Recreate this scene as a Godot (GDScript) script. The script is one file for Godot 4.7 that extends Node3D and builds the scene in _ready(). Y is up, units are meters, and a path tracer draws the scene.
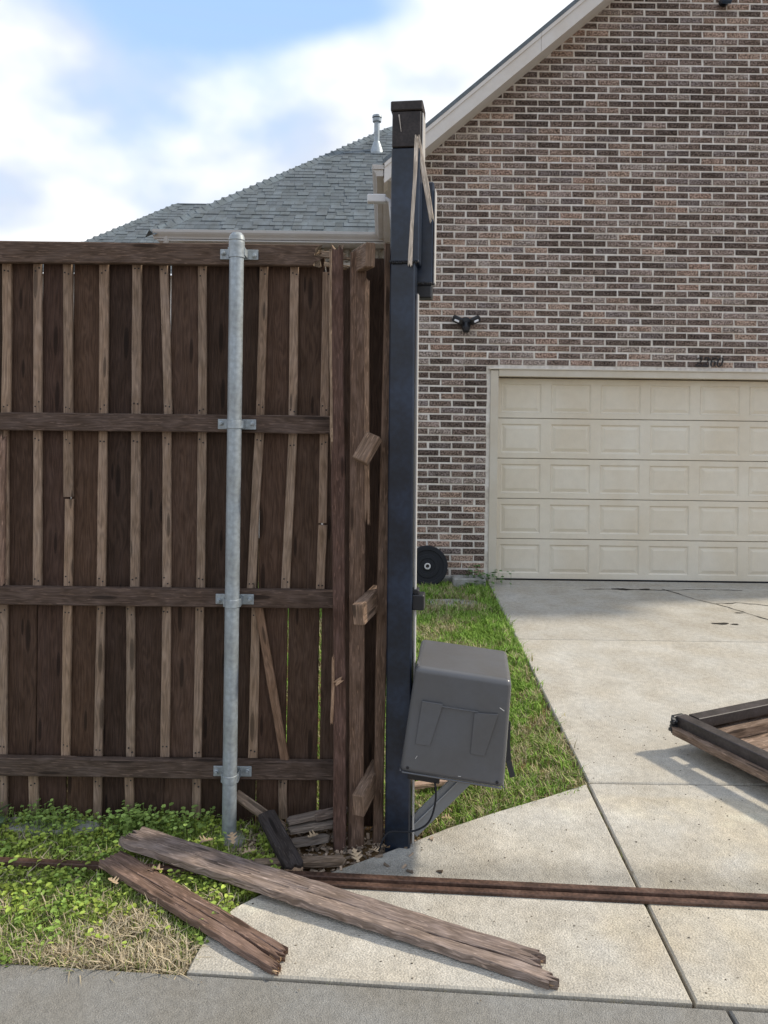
extends Node3D
# Broken cedar fence, steel gate post and fallen gate parts beside a driveway, brick house with garage behind.

var rng := RandomNumberGenerator.new()
var M := {}
var taken := {}

# ---------------------------------------------------------------- mesh collector
class MB:
	var v := PackedVector3Array()
	var n := PackedVector3Array()
	var uv := PackedVector2Array()
	var c := PackedColorArray()
	var ix := PackedInt32Array()
	func vert(p: Vector3, nn: Vector3, t := Vector2.ZERO, col := Color.WHITE) -> int:
		v.push_back(p); n.push_back(nn); uv.push_back(t); c.push_back(col)
		return v.size() - 1
	func tri(a: Vector3, b: Vector3, d: Vector3, col := Color.WHITE, ta := Vector2.ZERO, tb := Vector2.ZERO, td := Vector2.ZERO):
		var nn := (b - a).cross(d - a)
		if nn.length_squared() < 1e-16: return
		nn = nn.normalized()
		var i := vert(a, nn, ta, col); vert(b, nn, tb, col); vert(d, nn, td, col)
		ix.append_array(PackedInt32Array([i, i + 2, i + 1]))
	func quad(a: Vector3, b: Vector3, d: Vector3, e: Vector3, col := Color.WHITE, ta := Vector2.ZERO, tb := Vector2.ZERO, td := Vector2.ZERO, te := Vector2.ZERO):
		var nn := (d - a).cross(e - b)
		if nn.length_squared() < 1e-16: return
		nn = nn.normalized()
		var i := vert(a, nn, ta, col); vert(b, nn, tb, col); vert(d, nn, td, col); vert(e, nn, te, col)
		ix.append_array(PackedInt32Array([i, i + 2, i + 1, i, i + 3, i + 2]))
	func add(o: MB, x: Transform3D, col = null):
		var base := v.size()
		for i in o.v.size():
			v.push_back(x * o.v[i]); n.push_back((x.basis * o.n[i]).normalized()); uv.push_back(o.uv[i])
			c.push_back(o.c[i] if col == null else col)
		for i in o.ix: ix.push_back(base + i)
	func mesh() -> ArrayMesh:
		var a := []
		a.resize(Mesh.ARRAY_MAX)
		a[Mesh.ARRAY_VERTEX] = v; a[Mesh.ARRAY_NORMAL] = n; a[Mesh.ARRAY_TEX_UV] = uv; a[Mesh.ARRAY_COLOR] = c; a[Mesh.ARRAY_INDEX] = ix
		var m := ArrayMesh.new()
		m.add_surface_from_arrays(Mesh.PRIMITIVE_TRIANGLES, a)
		return m

# ---------------------------------------------------------------- scene helpers
func numbered(called: String) -> String:
	taken[called] = taken.get(called, -1) + 1
	return called if taken[called] == 0 else "%s_%03d" % [called, taken[called]]
func tag(o: Node, label: String, category: String, group := ""):
	o.set_meta("label", label); o.set_meta("category", category)
	if group: o.set_meta("group", group)
func thing(called: String, label: String, category: String, at := Vector3.ZERO, group := "") -> Node3D:
	var o := Node3D.new()
	o.name = numbered(called); add_child(o); o.position = at
	tag(o, label, category, group)
	return o
func part(called: String, mesh: Mesh, m: Material, parent: Node, at := Vector3.ZERO) -> MeshInstance3D:
	var o := MeshInstance3D.new()
	o.name = called if parent != self else numbered(called)
	o.mesh = mesh; o.material_override = m
	parent.add_child(o, true)
	o.position = at
	return o
func struct(called: String, mesh: Mesh, m: Material, parent: Node = self) -> MeshInstance3D:
	var o := part(called, mesh, m, parent)
	if parent == self: o.set_meta("kind", "structure")
	return o
func R(a: float, b: float) -> float:
	return rng.randf_range(a, b)
func lin(r: float, g: float, b: float) -> Color:
	return Color(r, g, b)

# chamfered box centred in local axes, uv in metres / (0.3, 2.6) with v along the longest side
func cbox(mb: MB, x: Transform3D, s: Vector3, ch := 0.003, col := Color.WHITE, uo := Vector2.ZERO):
	var h := s * 0.5
	var ax := s.max_axis_index()
	var P := func(i, sgn, q):  # corner q of three signs, pulled in so that face i keeps its plane
		var r := Vector3(h.x * q.x, h.y * q.y, h.z * q.z)
		for k in 3:
			if k != i: r[k] -= ch * signf(q[k])
		return r
	var U := func(p: Vector3, i: int):
		var l := p[ax]
		var o: float
		if i == ax: return Vector2(p[(i + 1) % 3] / 0.3, p[(i + 2) % 3] / 2.6) + uo
		o = p[3 - i - ax] + 0.13 * i
		return Vector2(o / 0.3, l / 2.6) + uo
	for i in 3:
		var j := (i + 1) % 3
		var k := (i + 2) % 3
		for sg: float in [-1.0, 1.0]:
			var q := []
			for st in [[-1, -1], [1, -1], [1, 1], [-1, 1]]:
				var d := Vector3.ZERO
				d[i] = sg; d[j] = st[0] * sg; d[k] = st[1]
				q.append(P.call(i, sg, d))
			mb.quad(x * q[0], x * q[1], x * q[2], x * q[3], col, U.call(q[0], i), U.call(q[1], i), U.call(q[2], i), U.call(q[3], i))
	if ch <= 0.0: return
	for i in 3:   # edges along axis i
		var j := (i + 1) % 3
		var k := (i + 2) % 3
		for sj: float in [-1.0, 1.0]:
			for sk: float in [-1.0, 1.0]:
				var lo := Vector3.ZERO
				var hi := Vector3.ZERO
				lo[i] = -1; lo[j] = sj; lo[k] = sk
				hi[i] = 1; hi[j] = sj; hi[k] = sk
				var a: Vector3 = P.call(j, 0, lo)
				var b: Vector3 = P.call(j, 0, hi)
				var c: Vector3 = P.call(k, 0, hi)
				var d: Vector3 = P.call(k, 0, lo)
				var ua: Vector2 = U.call(a, j)
				var ub: Vector2 = U.call(b, j)
				if sj * sk > 0: mb.quad(x * a, x * b, x * c, x * d, col, ua, ub, ub, ua)
				else: mb.quad(x * d, x * c, x * b, x * a, col, ua, ub, ub, ua)
	for sx: float in [-1.0, 1.0]:
		for sy: float in [-1.0, 1.0]:
			for sz: float in [-1.0, 1.0]:
				var q := Vector3(sx, sy, sz)
				var a: Vector3 = P.call(0, 0, q)
				var b: Vector3 = P.call(1, 0, q)
				var c: Vector3 = P.call(2, 0, q)
				if sx * sy * sz > 0: mb.tri(x * a, x * b, x * c, col)
				else: mb.tri(x * a, x * c, x * b, col)

func boxmesh(s: Vector3, ch := 0.003, col := Color.WHITE) -> ArrayMesh:
	var mb := MB.new()
	cbox(mb, Transform3D.IDENTITY, s, ch, col)
	return mb.mesh()

# a sawn board from a to b: rings of a chamfered section with a little bow, twist and uneven edges, broken ends on request
func board(mb: MB, a: Vector3, b: Vector3, face: Vector3, w: float, t: float, o := {}):
	var ax := (b - a).normalized()
	var side := ax.cross(face).normalized()
	var nf := side.cross(ax).normalized()
	var L := a.distance_to(b)
	var nseg: int = o.get("n", clampi(int(L / 0.22) + 1, 1, 12))
	var ch: float = o.get("ch", 0.003)
	var bow: float = o.get("bow", 0.004)
	var rough: float = o.get("rough", 0.0012)
	var jag0: float = o.get("jag0", 0.0)
	var jag1: float = o.get("jag1", 0.0)
	var col: Color = o.get("col", Color.WHITE)
	var ecol: Color = o.get("ecol", col)
	var tw: float = o.get("twist", 0.01)
	var hw := w * 0.5
	var ht := t * 0.5
	var sec := [Vector2(-hw + ch, ht), Vector2(-hw, ht - ch), Vector2(-hw, -ht + ch), Vector2(-hw + ch, -ht), Vector2(hw - ch, -ht), Vector2(hw, -ht + ch), Vector2(hw, ht - ch), Vector2(hw - ch, ht)]
	if jag0 > 0.0 or jag1 > 0.0:   # more points across a broken end
		sec = [Vector2(-hw + ch, ht), Vector2(-hw, ht - ch), Vector2(-hw, -ht + ch), Vector2(-hw + ch, -ht), Vector2(-hw * 0.4, -ht), Vector2(hw * 0.1, -ht), Vector2(hw * 0.55, -ht), Vector2(hw - ch, -ht), Vector2(hw, -ht + ch), Vector2(hw, ht - ch), Vector2(hw - ch, ht), Vector2(hw * 0.6, ht), Vector2(hw * 0.3, ht), Vector2(0, ht), Vector2(-hw * 0.25, ht), Vector2(-hw * 0.6, ht)]
	var m := sec.size()
	var per := [0.0]
	for k in m: per.append(per[k] + sec[k].distance_to(sec[(k + 1) % m]))
	var uo := Vector2(R(0, 1), R(0, 1))
	var ph := R(0, 6.28)
	var b1 := R(-bow, bow)
	var b2 := R(-bow, bow)
	var t1 := R(-tw, tw)
	var rings := []
	for i in nseg + 1:
		var s := float(i) / nseg
		var ctr := a.lerp(b, s) + nf * (b1 * sin(s * PI + ph * 0.2)) + side * (b2 * sin(s * PI * 1.3 + ph))
		var ang := t1 * (s - 0.5) * 2.0
		var ring := []
		var wob := R(-rough, rough)
		for k in m:
			var q: Vector2 = sec[k].rotated(ang)
			var along := 0.0
			if i == 0 and jag0 > 0.0: along = R(0, jag0)
			if i == nseg and jag1 > 0.0: along = -R(0, jag1)
			ring.append(ctr + side * (q.x + wob * signf(q.x)) + nf * (q.y + R(-rough, rough) * 0.4) + ax * along)
		rings.append(ring)
	for i in nseg:
		for k in m:
			var k2 := (k + 1) % m
			var v0 := (float(i) / nseg) * L / 2.6
			var v1 := (float(i + 1) / nseg) * L / 2.6
			var u0: float = per[k] / 0.3
			var u1: float = per[k + 1] / 0.3
			mb.quad(rings[i][k], rings[i][k2], rings[i + 1][k2], rings[i + 1][k], col, Vector2(u0, v0) + uo, Vector2(u1, v0) + uo, Vector2(u1, v1) + uo, Vector2(u0, v1) + uo)
	for e in 2:
		var ring: Array = rings[0] if e == 0 else rings[nseg]
		var ctr := Vector3.ZERO
		for p in ring: ctr += p / m
		if e == 0 and jag0 > 0: ctr += ax * jag0 * 0.35
		if e == 1 and jag1 > 0: ctr -= ax * jag1 * 0.35
		for k in m:
			var k2 := (k + 1) % m
			var us := Vector2(R(0, 1), R(0, 1))
			if e == 0: mb.tri(ctr, ring[k2], ring[k], ecol, us, us + Vector2(.05, 0), us + Vector2(0, .01))
			else: mb.tri(ctr, ring[k], ring[k2], ecol, us, us + Vector2(.05, 0), us + Vector2(0, .01))

func boardmesh(a: Vector3, b: Vector3, face: Vector3, w: float, t: float, o := {}) -> ArrayMesh:
	var mb := MB.new()
	board(mb, a, b, face, w, t, o)
	return mb.mesh()

# a flat outline (x, z) from y0 to y1, with a rounded upper arris
func slab(mb: MB, pts: PackedVector2Array, y0: float, y1: float, ch := 0.0, col := Color.WHITE, grain := false, uo := Vector2.ZERO, side_col = null):
	if Geometry2D.is_polygon_clockwise(pts): pts.reverse()
	var inner := pts
	var n := pts.size()
	if ch > 0.0:
		inner = PackedVector2Array()
		for i in n:
			var d0 := (pts[i] - pts[(i + n - 1) % n]).normalized()
			var d1 := (pts[(i + 1) % n] - pts[i]).normalized()
			var nn := Vector2(-d0.y, d0.x) + Vector2(-d1.y, d1.x)
			nn = nn / maxf(0.35, nn.length_squared() * 0.5)
			inner.push_back(pts[i] + nn * ch)
	var U := func(p: Vector2): return (Vector2(p.y / 0.3, p.x / 2.6) if grain else p) + uo
	var t := Geometry2D.triangulate_polygon(inner)
	for i in range(0, t.size(), 3):
		var q := [inner[t[i]], inner[t[i + 1]], inner[t[i + 2]]]
		if (q[1] - q[0]).cross(q[2] - q[0]) > 0: q = [q[0], q[2], q[1]]
		mb.tri(Vector3(q[0].x, y1, q[0].y), Vector3(q[1].x, y1, q[1].y), Vector3(q[2].x, y1, q[2].y), col, U.call(q[0]), U.call(q[1]), U.call(q[2]))
		mb.tri(Vector3(q[0].x, y0, q[0].y), Vector3(q[2].x, y0, q[2].y), Vector3(q[1].x, y0, q[1].y), col, U.call(q[0]), U.call(q[2]), U.call(q[1]))
	var sc: Color = col if side_col == null else side_col
	for i in n:
		var a := pts[i]
		var b := pts[(i + 1) % n]
		var ia := inner[i]
		var ib := inner[(i + 1) % n]
		var e := Vector2(0.1, 0)
		mb.quad(Vector3(b.x, y0, b.y), Vector3(a.x, y0, a.y), Vector3(a.x, y1 - ch, a.y), Vector3(b.x, y1 - ch, b.y), sc, U.call(b) + e, U.call(a) + e, U.call(a) + e * 1.5, U.call(b) + e * 1.5)
		if ch > 0.0:
			mb.quad(Vector3(b.x, y1 - ch, b.y), Vector3(a.x, y1 - ch, a.y), Vector3(ia.x, y1, ia.y), Vector3(ib.x, y1, ib.y), col, U.call(b), U.call(a), U.call(ia), U.call(ib))

# the same slab with a fine skin of vertices on top, coloured by a function of the place (stains)
func stained_slab(mb: MB, pts: PackedVector2Array, y0: float, y1: float, ch: float, colour: Callable, step := .09):
	var low := MB.new()
	slab(low, pts, y0, y1, ch)
	# keep everything but the top faces
	for i in range(0, low.ix.size(), 3):
		if low.n[low.ix[i]].y > .99 : continue
		var id := []
		for k in 3:
			var j := low.ix[i + k]
			id.append(mb.vert(low.v[j], low.n[j], low.uv[j], colour.call(Vector2(low.v[j].x, low.v[j].z))))
		mb.ix.append_array(PackedInt32Array(id))
	if Geometry2D.is_polygon_clockwise(pts): pts.reverse()
	var n := pts.size()
	var inner := PackedVector2Array()
	for i in n:
		var d0 := (pts[i] - pts[(i + n - 1) % n]).normalized()
		var d1 := (pts[(i + 1) % n] - pts[i]).normalized()
		var nn := Vector2(-d0.y, d0.x) + Vector2(-d1.y, d1.x)
		nn = nn / maxf(0.35, nn.length_squared() * 0.5)
		inner.push_back(pts[i] + nn * ch)
	var all := PackedVector2Array()
	var lo := inner[0]
	var hi := inner[0]
	for i in n:
		var a := inner[i]
		var b := inner[(i + 1) % n]
		var m := maxi(1, int(a.distance_to(b) / step))
		for k in m: all.push_back(a.lerp(b, float(k) / m))
		lo = lo.min(a); hi = hi.max(a)
	var shrunk: Array = Geometry2D.offset_polygon(inner, -step * .45)
	var x := lo.x
	while x < hi.x:
		var z := lo.y
		while z < hi.y:
			var p := Vector2(x + R(-.3, .3) * step, z + R(-.3, .3) * step)
			for q in shrunk:
				if Geometry2D.is_point_in_polygon(p, q): all.push_back(p)
			z += step
		x += step
	var base := mb.v.size()
	for p in all: mb.vert(Vector3(p.x, y1, p.y), Vector3.UP, p, colour.call(p))
	var t := Geometry2D.triangulate_delaunay(all)
	for i in range(0, t.size(), 3):
		var c := (all[t[i]] + all[t[i + 1]] + all[t[i + 2]]) / 3.0
		if not Geometry2D.is_point_in_polygon(c, inner): continue
		var cr := (all[t[i + 1]] - all[t[i]]).cross(all[t[i + 2]] - all[t[i]])
		if absf(cr) < 1e-8: continue
		if cr > 0: mb.ix.append_array(PackedInt32Array([base + t[i], base + t[i + 1], base + t[i + 2]]))
		else: mb.ix.append_array(PackedInt32Array([base + t[i], base + t[i + 2], base + t[i + 1]]))

# lathe about local y; profile of (radius, height)
func lathe(mb: MB, x: Transform3D, prof: Array, seg := 24, col := Color.WHITE):
	for i in prof.size() - 1:
		var p: Vector2 = prof[i]
		var q: Vector2 = prof[i + 1]
		var d := (q - p)
		if d.length() < 1e-6: continue
		var nn := Vector2(d.y, -d.x).normalized()
		var base := mb.v.size()
		for k in seg + 1:
			var a := TAU * k / seg
			var cs := Vector3(cos(a), 0, -sin(a))
			var nrm: Vector3 = (x.basis * (cs * nn.x + Vector3.UP * nn.y)).normalized()
			mb.vert(x * (cs * p.x + Vector3.UP * p.y), nrm, Vector2(float(k) / seg, p.y), col)
			mb.vert(x * (cs * q.x + Vector3.UP * q.y), nrm, Vector2(float(k) / seg, q.y), col)
		for k in seg:
			var b := base + k * 2
			mb.ix.append_array(PackedInt32Array([b, b + 1, b + 2, b + 2, b + 1, b + 3]))

func tube(mb: MB, path: Array, r: float, seg := 10, col := Color.WHITE):
	var n := path.size()
	var base := mb.v.size()
	var up := Vector3(0.13, 0.2, 0.97)
	for i in n:
		var d: Vector3 = (path[mini(i + 1, n - 1)] - path[maxi(i - 1, 0)]).normalized()
		var s := d.cross(up).normalized()
		var u := s.cross(d)
		for k in seg + 1:
			var a := TAU * k / seg
			var nn := s * cos(a) + u * sin(a)
			mb.vert(path[i] + nn * r, nn, Vector2(float(k) / seg, i), col)
	for i in n - 1:
		for k in seg:
			var b := base + i * (seg + 1) + k
			mb.ix.append_array(PackedInt32Array([b, b + 1, b + seg + 1, b + 1, b + seg + 2, b + seg + 1]))

# rounded, tapered box: front face at z = 0 and depth towards -z
func rbox(mb: MB, wt: float, wb: float, h: float, dt: float, db: float, r: float, col := Color.WHITE):
	var nn := 14
	var half := Vector3(wb, h, db) * 0.5
	for f in 6:
		var i := f % 3
		var sg := 1.0 if f < 3 else -1.0
		var j := (i + 1) % 3
		var k := (i + 2) % 3
		var base := mb.v.size()
		for a in nn + 1:
			for b in nn + 1:
				var p := Vector3.ZERO
				var ta := float(a) / nn * 2 - 1
				var tb := float(b) / nn * 2 - 1
				ta = signf(ta) * (1.0 - pow(1.0 - absf(ta), 1.7))
				tb = signf(tb) * (1.0 - pow(1.0 - absf(tb), 1.7))
				p[i] = half[i] * sg; p[j] = half[j] * ta; p[k] = half[k] * tb
				var q := p.clamp(-half + Vector3.ONE * r, half - Vector3.ONE * r)
				var nrm := (p - q).normalized()
				p = q + nrm * r
				var s := (p.y + half.y) / h
				p.x *= lerpf(1.0, wt / wb, s)
				p.z = p.z * lerpf(1.0, dt / db, s) - db * 0.5
				mb.vert(p, nrm, Vector2(ta, tb), col)
		for a in nn:
			for b in nn:
				var o := base + a * (nn + 1) + b
				if sg > 0: mb.ix.append_array(PackedInt32Array([o, o + 1, o + nn + 1, o + 1, o + nn + 2, o + nn + 1]))
				else: mb.ix.append_array(PackedInt32Array([o, o + nn + 1, o + 1, o + 1, o + nn + 1, o + nn + 2]))

# ---------------------------------------------------------------- textures and materials
func noise(seed_: int, freq: float, oct := 4, kind := FastNoiseLite.TYPE_SIMPLEX_SMOOTH) -> FastNoiseLite:
	var f := FastNoiseLite.new()
	f.noise_type = kind; f.seed = seed_; f.frequency = freq
	f.fractal_type = FastNoiseLite.FRACTAL_FBM if oct > 1 else FastNoiseLite.FRACTAL_NONE
	f.fractal_octaves = oct
	return f
func bytes_image(w: int, h: int, b: PackedByteArray) -> ImageTexture:
	var im := Image.create_from_data(w, h, false, Image.FORMAT_RGB8, b)
	return ImageTexture.create_from_image(im)
func g8(x: float) -> int:
	return clampi(int(x * 255.0), 0, 255)

# sawn, weathered cedar: fibres along v, rings, knots, flakes of paler wood
func wood_images(seed_: int, flake: float) -> Array:
	var w := 256
	var h := 1024
	var fib := noise(seed_, 1.0, 3)
	var ring := noise(seed_ + 1, 1.0, 2)
	var pat := noise(seed_ + 2, 1.0, 3)
	var kn := []
	var r := RandomNumberGenerator.new()
	r.seed = seed_
	for i in 12: kn.append([r.randf() * w, r.randf() * h, r.randf_range(4, 9)])
	var alb := PackedByteArray()
	alb.resize(w * h * 3)
	var bump := Image.create(w, h, false, Image.FORMAT_L8)
	for y in h:
		var an := TAU * y / h
		var cy := cos(an)
		var sy := sin(an)
		for x in w:
			var fx := x * 1.0
			var kd := 0.0
			var bend := 0.0
			for k in kn:
				var dy: float = absf(y - k[1])
				dy = minf(dy, h - dy) * 0.33
				var dx: float = fx - k[0]
				if dx > w * 0.5: dx -= w
				if dx < -w * 0.5: dx += w
				var dd: float = sqrt(dx * dx + dy * dy) / k[2]
				if dd < 6.0:
					bend += signf(dx) * 5.0 * exp(-dd * 0.7)
					if dd < 1.25: kd = maxf(kd, clampf(2.4 - dd * 1.9, 0, 1))
			var fxx := fx - bend
			var f1 := fib.get_noise_3d(fxx * 0.52, cy * 1.6, sy * 1.6)
			var f2 := ring.get_noise_3d(fxx * 0.035, cy * 1.6, sy * 1.6)
			var rg := sin(fxx * 0.36 + f2 * 11.0)
			var p := pat.get_noise_3d(fxx * 0.022, cy * 3.4, sy * 3.4)
			var val := 0.77 + 0.15 * f1 + 0.06 * rg + 0.10 * p
			var fl := clampf((pat.get_noise_3d(fxx * 0.13 + 90.0, cy * 6.0, sy * 6.0) + 0.35 * f1 - 0.28) * 5.0, 0, 1) * flake
			val = lerpf(val, 1.0, fl)
			val = lerpf(val, 0.42 + 0.1 * sin(kd * 9.0), kd * 0.8)
			var o := (y * w + x) * 3
			alb[o] = g8(val * 1.0); alb[o + 1] = g8(val * (0.965 + 0.02 * p)); alb[o + 2] = g8(val * (0.93 + 0.05 * p))
			bump.set_pixel(x, y, Color.from_hsv(0, 0, clampf(0.5 + 0.42 * f1 + 0.14 * rg - 0.3 * kd, 0, 1)))
	bump.bump_map_to_normal_map(1.6)
	return [bytes_image(w, h, alb), ImageTexture.create_from_image(bump)]

# grain in three sizes around a mean, for triplanar use
func mineral(size: int, seed_: int, fine: float, mid: float, coarse: float, speck: float, tint := Vector3(1, .985, .95)) -> Array:
	var a := noise(seed_, 0.35, 2).get_seamless_image(size, size)
	var b := noise(seed_ + 1, 0.05, 4).get_seamless_image(size, size)
	var c := noise(seed_ + 2, 0.006, 5).get_seamless_image(size, size)
	var da := a.get_data()
	var db := b.get_data()
	var dc := c.get_data()
	var alb := PackedByteArray()
	alb.resize(size * size * 3)
	var hb := PackedByteArray()
	hb.resize(size * size)
	var r := RandomNumberGenerator.new()
	r.seed = seed_
	for i in size * size:
		var fa := da[i] / 127.5 - 1.0
		var fb := db[i] / 127.5 - 1.0
		var fc := dc[i] / 127.5 - 1.0
		var v := 0.81 + fine * fa + mid * fb + coarse * fc
		var q := r.randf()
		v += (q - 0.5) * fine * 0.9
		if fa > 0.72: v -= speck
		if fa < -0.8: v += speck * 0.6
		alb[i * 3] = g8(v * tint.x); alb[i * 3 + 1] = g8(v * (tint.y + 0.012 * fc)); alb[i * 3 + 2] = g8(v * (tint.z + 0.03 * fc))
		hb[i] = clampi(int(127 + 70 * fa + 40 * fb + (q - 0.5) * 30), 0, 255)
	var bm := Image.create_from_data(size, size, false, Image.FORMAT_L8, hb)
	bm.convert(Image.FORMAT_RGBA8)
	bm.bump_map_to_normal_map(1.6)
	return [bytes_image(size, size, alb), ImageTexture.create_from_image(bm)]

func mat(color: Color, rough: float, tex = null, o := {}) -> StandardMaterial3D:
	var m := StandardMaterial3D.new()
	m.albedo_color = color.linear_to_srgb() if not o.get("srgb", false) else color
	m.roughness = rough
	m.metallic = o.get("metal", 0.0)
	m.metallic_specular = o.get("spec", 0.4)
	if tex:
		m.albedo_texture = tex[0]
		if o.get("nscale", 0.0) > 0.0:
			m.normal_enabled = true; m.normal_texture = tex[1]; m.normal_scale = o.nscale
	if o.has("tri"):
		m.uv1_triplanar = true; m.uv1_world_triplanar = o.get("world", true)
		m.uv1_scale = Vector3.ONE / float(o.tri)
	if o.get("vc", false): m.vertex_color_use_as_albedo = true
	if o.has("back"):
		m.backlight_enabled = true; m.backlight = o.back
	m.cull_mode = BaseMaterial3D.CULL_DISABLED if o.get("two", false) else BaseMaterial3D.CULL_BACK
	return m

func build_materials():
	var wood := wood_images(11, 0.25)
	var wood2 := wood_images(37, 0.95)
	var conc := mineral(1024, 5, 0.13, 0.05, 0.03, 0.16)
	var brk := mineral(1024, 21, 0.10, 0.55, 0.12, 0.08, Vector3(1, .97, .95))
	var grit := mineral(512, 31, 0.16, 0.06, 0.06, 0.12, Vector3(.97, .99, 1))
	var chalk := mineral(256, 33, 0.05, 0.05, 0.05, 0.03, Vector3(1.12, 1.12, 1.12))
	var dirt := mineral(512, 41, 0.16, 0.12, 0.10, 0.12, Vector3(1, .92, .8))
	var zinc := mineral(256, 51, 0.02, 0.09, 0.05, 0.0, Vector3(.97, .99, 1))
	var paint := mineral(256, 61, 0.008, 0.012, 0.016, 0.0, Vector3(1.07, 1.07, 1.07))
	var smear := mineral(512, 81, 0.05, 0.14, 0.24, 0.0, Vector3(.93, .96, 1))
	var rust := mineral(512, 71, 0.07, 0.2, 0.2, 0.06, Vector3(1, .9, .82))
	M.picket = mat(lin(1, 1, 1), 0.8, wood, {vc = true, nscale = 1.2, spec = .3})
	M.flaky = mat(lin(1, 1, 1), 0.85, wood2, {vc = true, nscale = 1.5, spec = .25})
	M.concrete = mat(lin(.83, .80, .74), 0.9, conc, {tri = 2.9, nscale = 0.9, vc = true, spec = .3})
	M.alley = mat(lin(.35, .348, .34), 0.92, conc, {tri = 2.0, nscale = 1.2, vc = true, spec = .3})
	M.brick = mat(lin(1, 1, 1), 0.9, brk, {tri = 1.25, nscale = 0.6, vc = true, spec = .25})
	M.mortar = mat(lin(.88, .825, .745), 0.95, chalk, {tri = .7, nscale = 0.4, spec = .2})
	M.shingle = mat(lin(1, 1, 1), 0.95, grit, {tri = .6, nscale = 0.5, vc = true, spec = .2})
	M.soil = mat(lin(.24, .185, .13), 1.0, dirt, {tri = .9, nscale = 1.0, spec = .1})
	M.zinc = mat(lin(.62, .66, .68), 0.45, zinc, {tri = .35, metal = .35, world = false, nscale = .15})
	M.trim = mat(lin(.80, .73, .60), 0.55, paint, {tri = 1.3, nscale = .1})
	M.door = mat(lin(.94, .86, .70), 0.5, paint, {tri = 1.7, nscale = .1})
	M.fascia = mat(lin(.96, .92, .86), 0.6, paint, {tri = 1.1, nscale = .1})
	M.gutter = mat(lin(.70, .68, .65), 0.4, paint, {tri = .8, nscale = .1})
	M.white_metal = mat(lin(.85, .85, .85), 0.4, paint, {tri = .8})
	M.steel = mat(lin(.022, .034, .057), 0.32, smear, {tri = .8, nscale = .15, spec = .5, world = false})
	M.steel_brown = mat(lin(.044, .042, .046), 0.42, rust, {tri = .4, nscale = .3, world = false})
	M.track = mat(lin(.125, .088, .075), 0.6, rust, {tri = .5, nscale = .3, world = false})
	M.black = mat(lin(.015, .016, .02), 0.45, paint, {tri = .3, spec = .5})
	M.rubber = mat(lin(.022, .024, .03), 0.7, paint, {tri = .3})
	M.cover = mat(lin(.145, .146, .152), 0.27, paint, {tri = .5, nscale = .05, spec = .5, world = false})
	M.lens = mat(lin(.8, .82, .85), 0.2)
	M.grass = mat(lin(1, 1, 1), 0.7, null, {vc = true, two = true, back = Color(.30, .36, .10), spec = .25})
	M.straw = mat(lin(1, 1, 1), 0.85, null, {vc = true, two = true, back = Color(.2, .17, .1), spec = .2})
	M.leaf = mat(lin(1, 1, 1), 0.6, null, {vc = true, two = true, back = Color(.35, .42, .10), spec = .3})
	M.stone = mat(lin(.50, .47, .42), 0.95, grit, {tri = .4, nscale = .8})
	M.tar = mat(lin(.03, .03, .03), 0.9, dirt, {tri = .3})
	M.dentil = mat(lin(.62, .57, .5), 0.9, grit, {tri = .5, nscale = .4})

# ---------------------------------------------------------------- sky
func sky_texture() -> ImageTexture:
	var w := 1536
	var h := 768
	var big := noise(3, 1.5, 5)
	var fine := noise(8, 4.6, 6)
	var shade := noise(14, 2.6, 4)
	var b := PackedByteArray()
	b.resize(w * h * 3)
	# gaps of blue between the clouds, all round (azimuth from -z to the right, elevation, widths), degrees
	var gaps := [[-15.0, 27.4, 8.0, 2.9, 1.2], [-5.5, 28.2, 6.0, 1.9, 1.2], [-11.0, 22.5, 9.0, 4.5, .52], [-21.0, 19.0, 7.0, 2.5, .25], [-26.0, 29.5, 6.0, 2.5, .5]]
	var r := RandomNumberGenerator.new()
	r.seed = 77
	for i in 22: gaps.append([r.randf_range(30, 330), r.randf_range(15, 70), r.randf_range(8, 20), r.randf_range(4, 12), r.randf_range(.3, 1.0)])
	for y in h:
		var el := (0.5 - (y + 0.5) / h) * PI
		var ce := cos(el)
		var se := sin(el)
		var near := []
		for g in gaps:
			if absf(rad_to_deg(el) - g[1]) < g[3] * 2.2: near.append(g)
		for x in w:
			var o := (y * w + x) * 3
			if el < -0.03:
				b[o] = 120; b[o + 1] = 118; b[o + 2] = 112
				continue
			var az := wrapf((x + 0.5) / w * TAU, -PI, PI)   # the seam of the picture lies towards -z
			var d := Vector3(sin(az) * ce, se * 1.7, -cos(az) * ce)
			var nb := big.get_noise_3dv(d)
			var nf := fine.get_noise_3dv(d)
			var ns := shade.get_noise_3dv(d + Vector3(3, 0, 0))
			var cover := 1.0 + nb * 0.15 + nf * 0.5
			var adeg := rad_to_deg(az)
			var edeg := rad_to_deg(el)
			for g in near:
				var da: float = absf(adeg - g[0])
				if da > 180.0: da = 360.0 - da
				if da > g[2] * 2.2: continue
				var de: float = (edeg - g[1]) / g[3]
				if absf(de) > 2.2: continue
				cover -= g[4] * exp(-(da / g[2]) * (da / g[2]) - de * de)
			cover = clampf(cover, 0, 1)
			cover = cover * cover * (3 - 2 * cover)
			var gray := clampf(0.40 + ns * 1.3 - nf * 1.3, 0, 1)
			var cl := Vector3(.80, .805, .815).lerp(Vector3(.655, .685, .735), gray * 0.85)
			var t := clampf(edeg / 60.0, 0, 1)
			var bl := Vector3(.62, .71, .83).lerp(Vector3(.42, .55, .76), t)
			var q := bl.lerp(cl, cover)
			b[o] = g8(q.x); b[o + 1] = g8(q.y); b[o + 2] = g8(q.z)
	return bytes_image(w, h, b)

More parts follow.
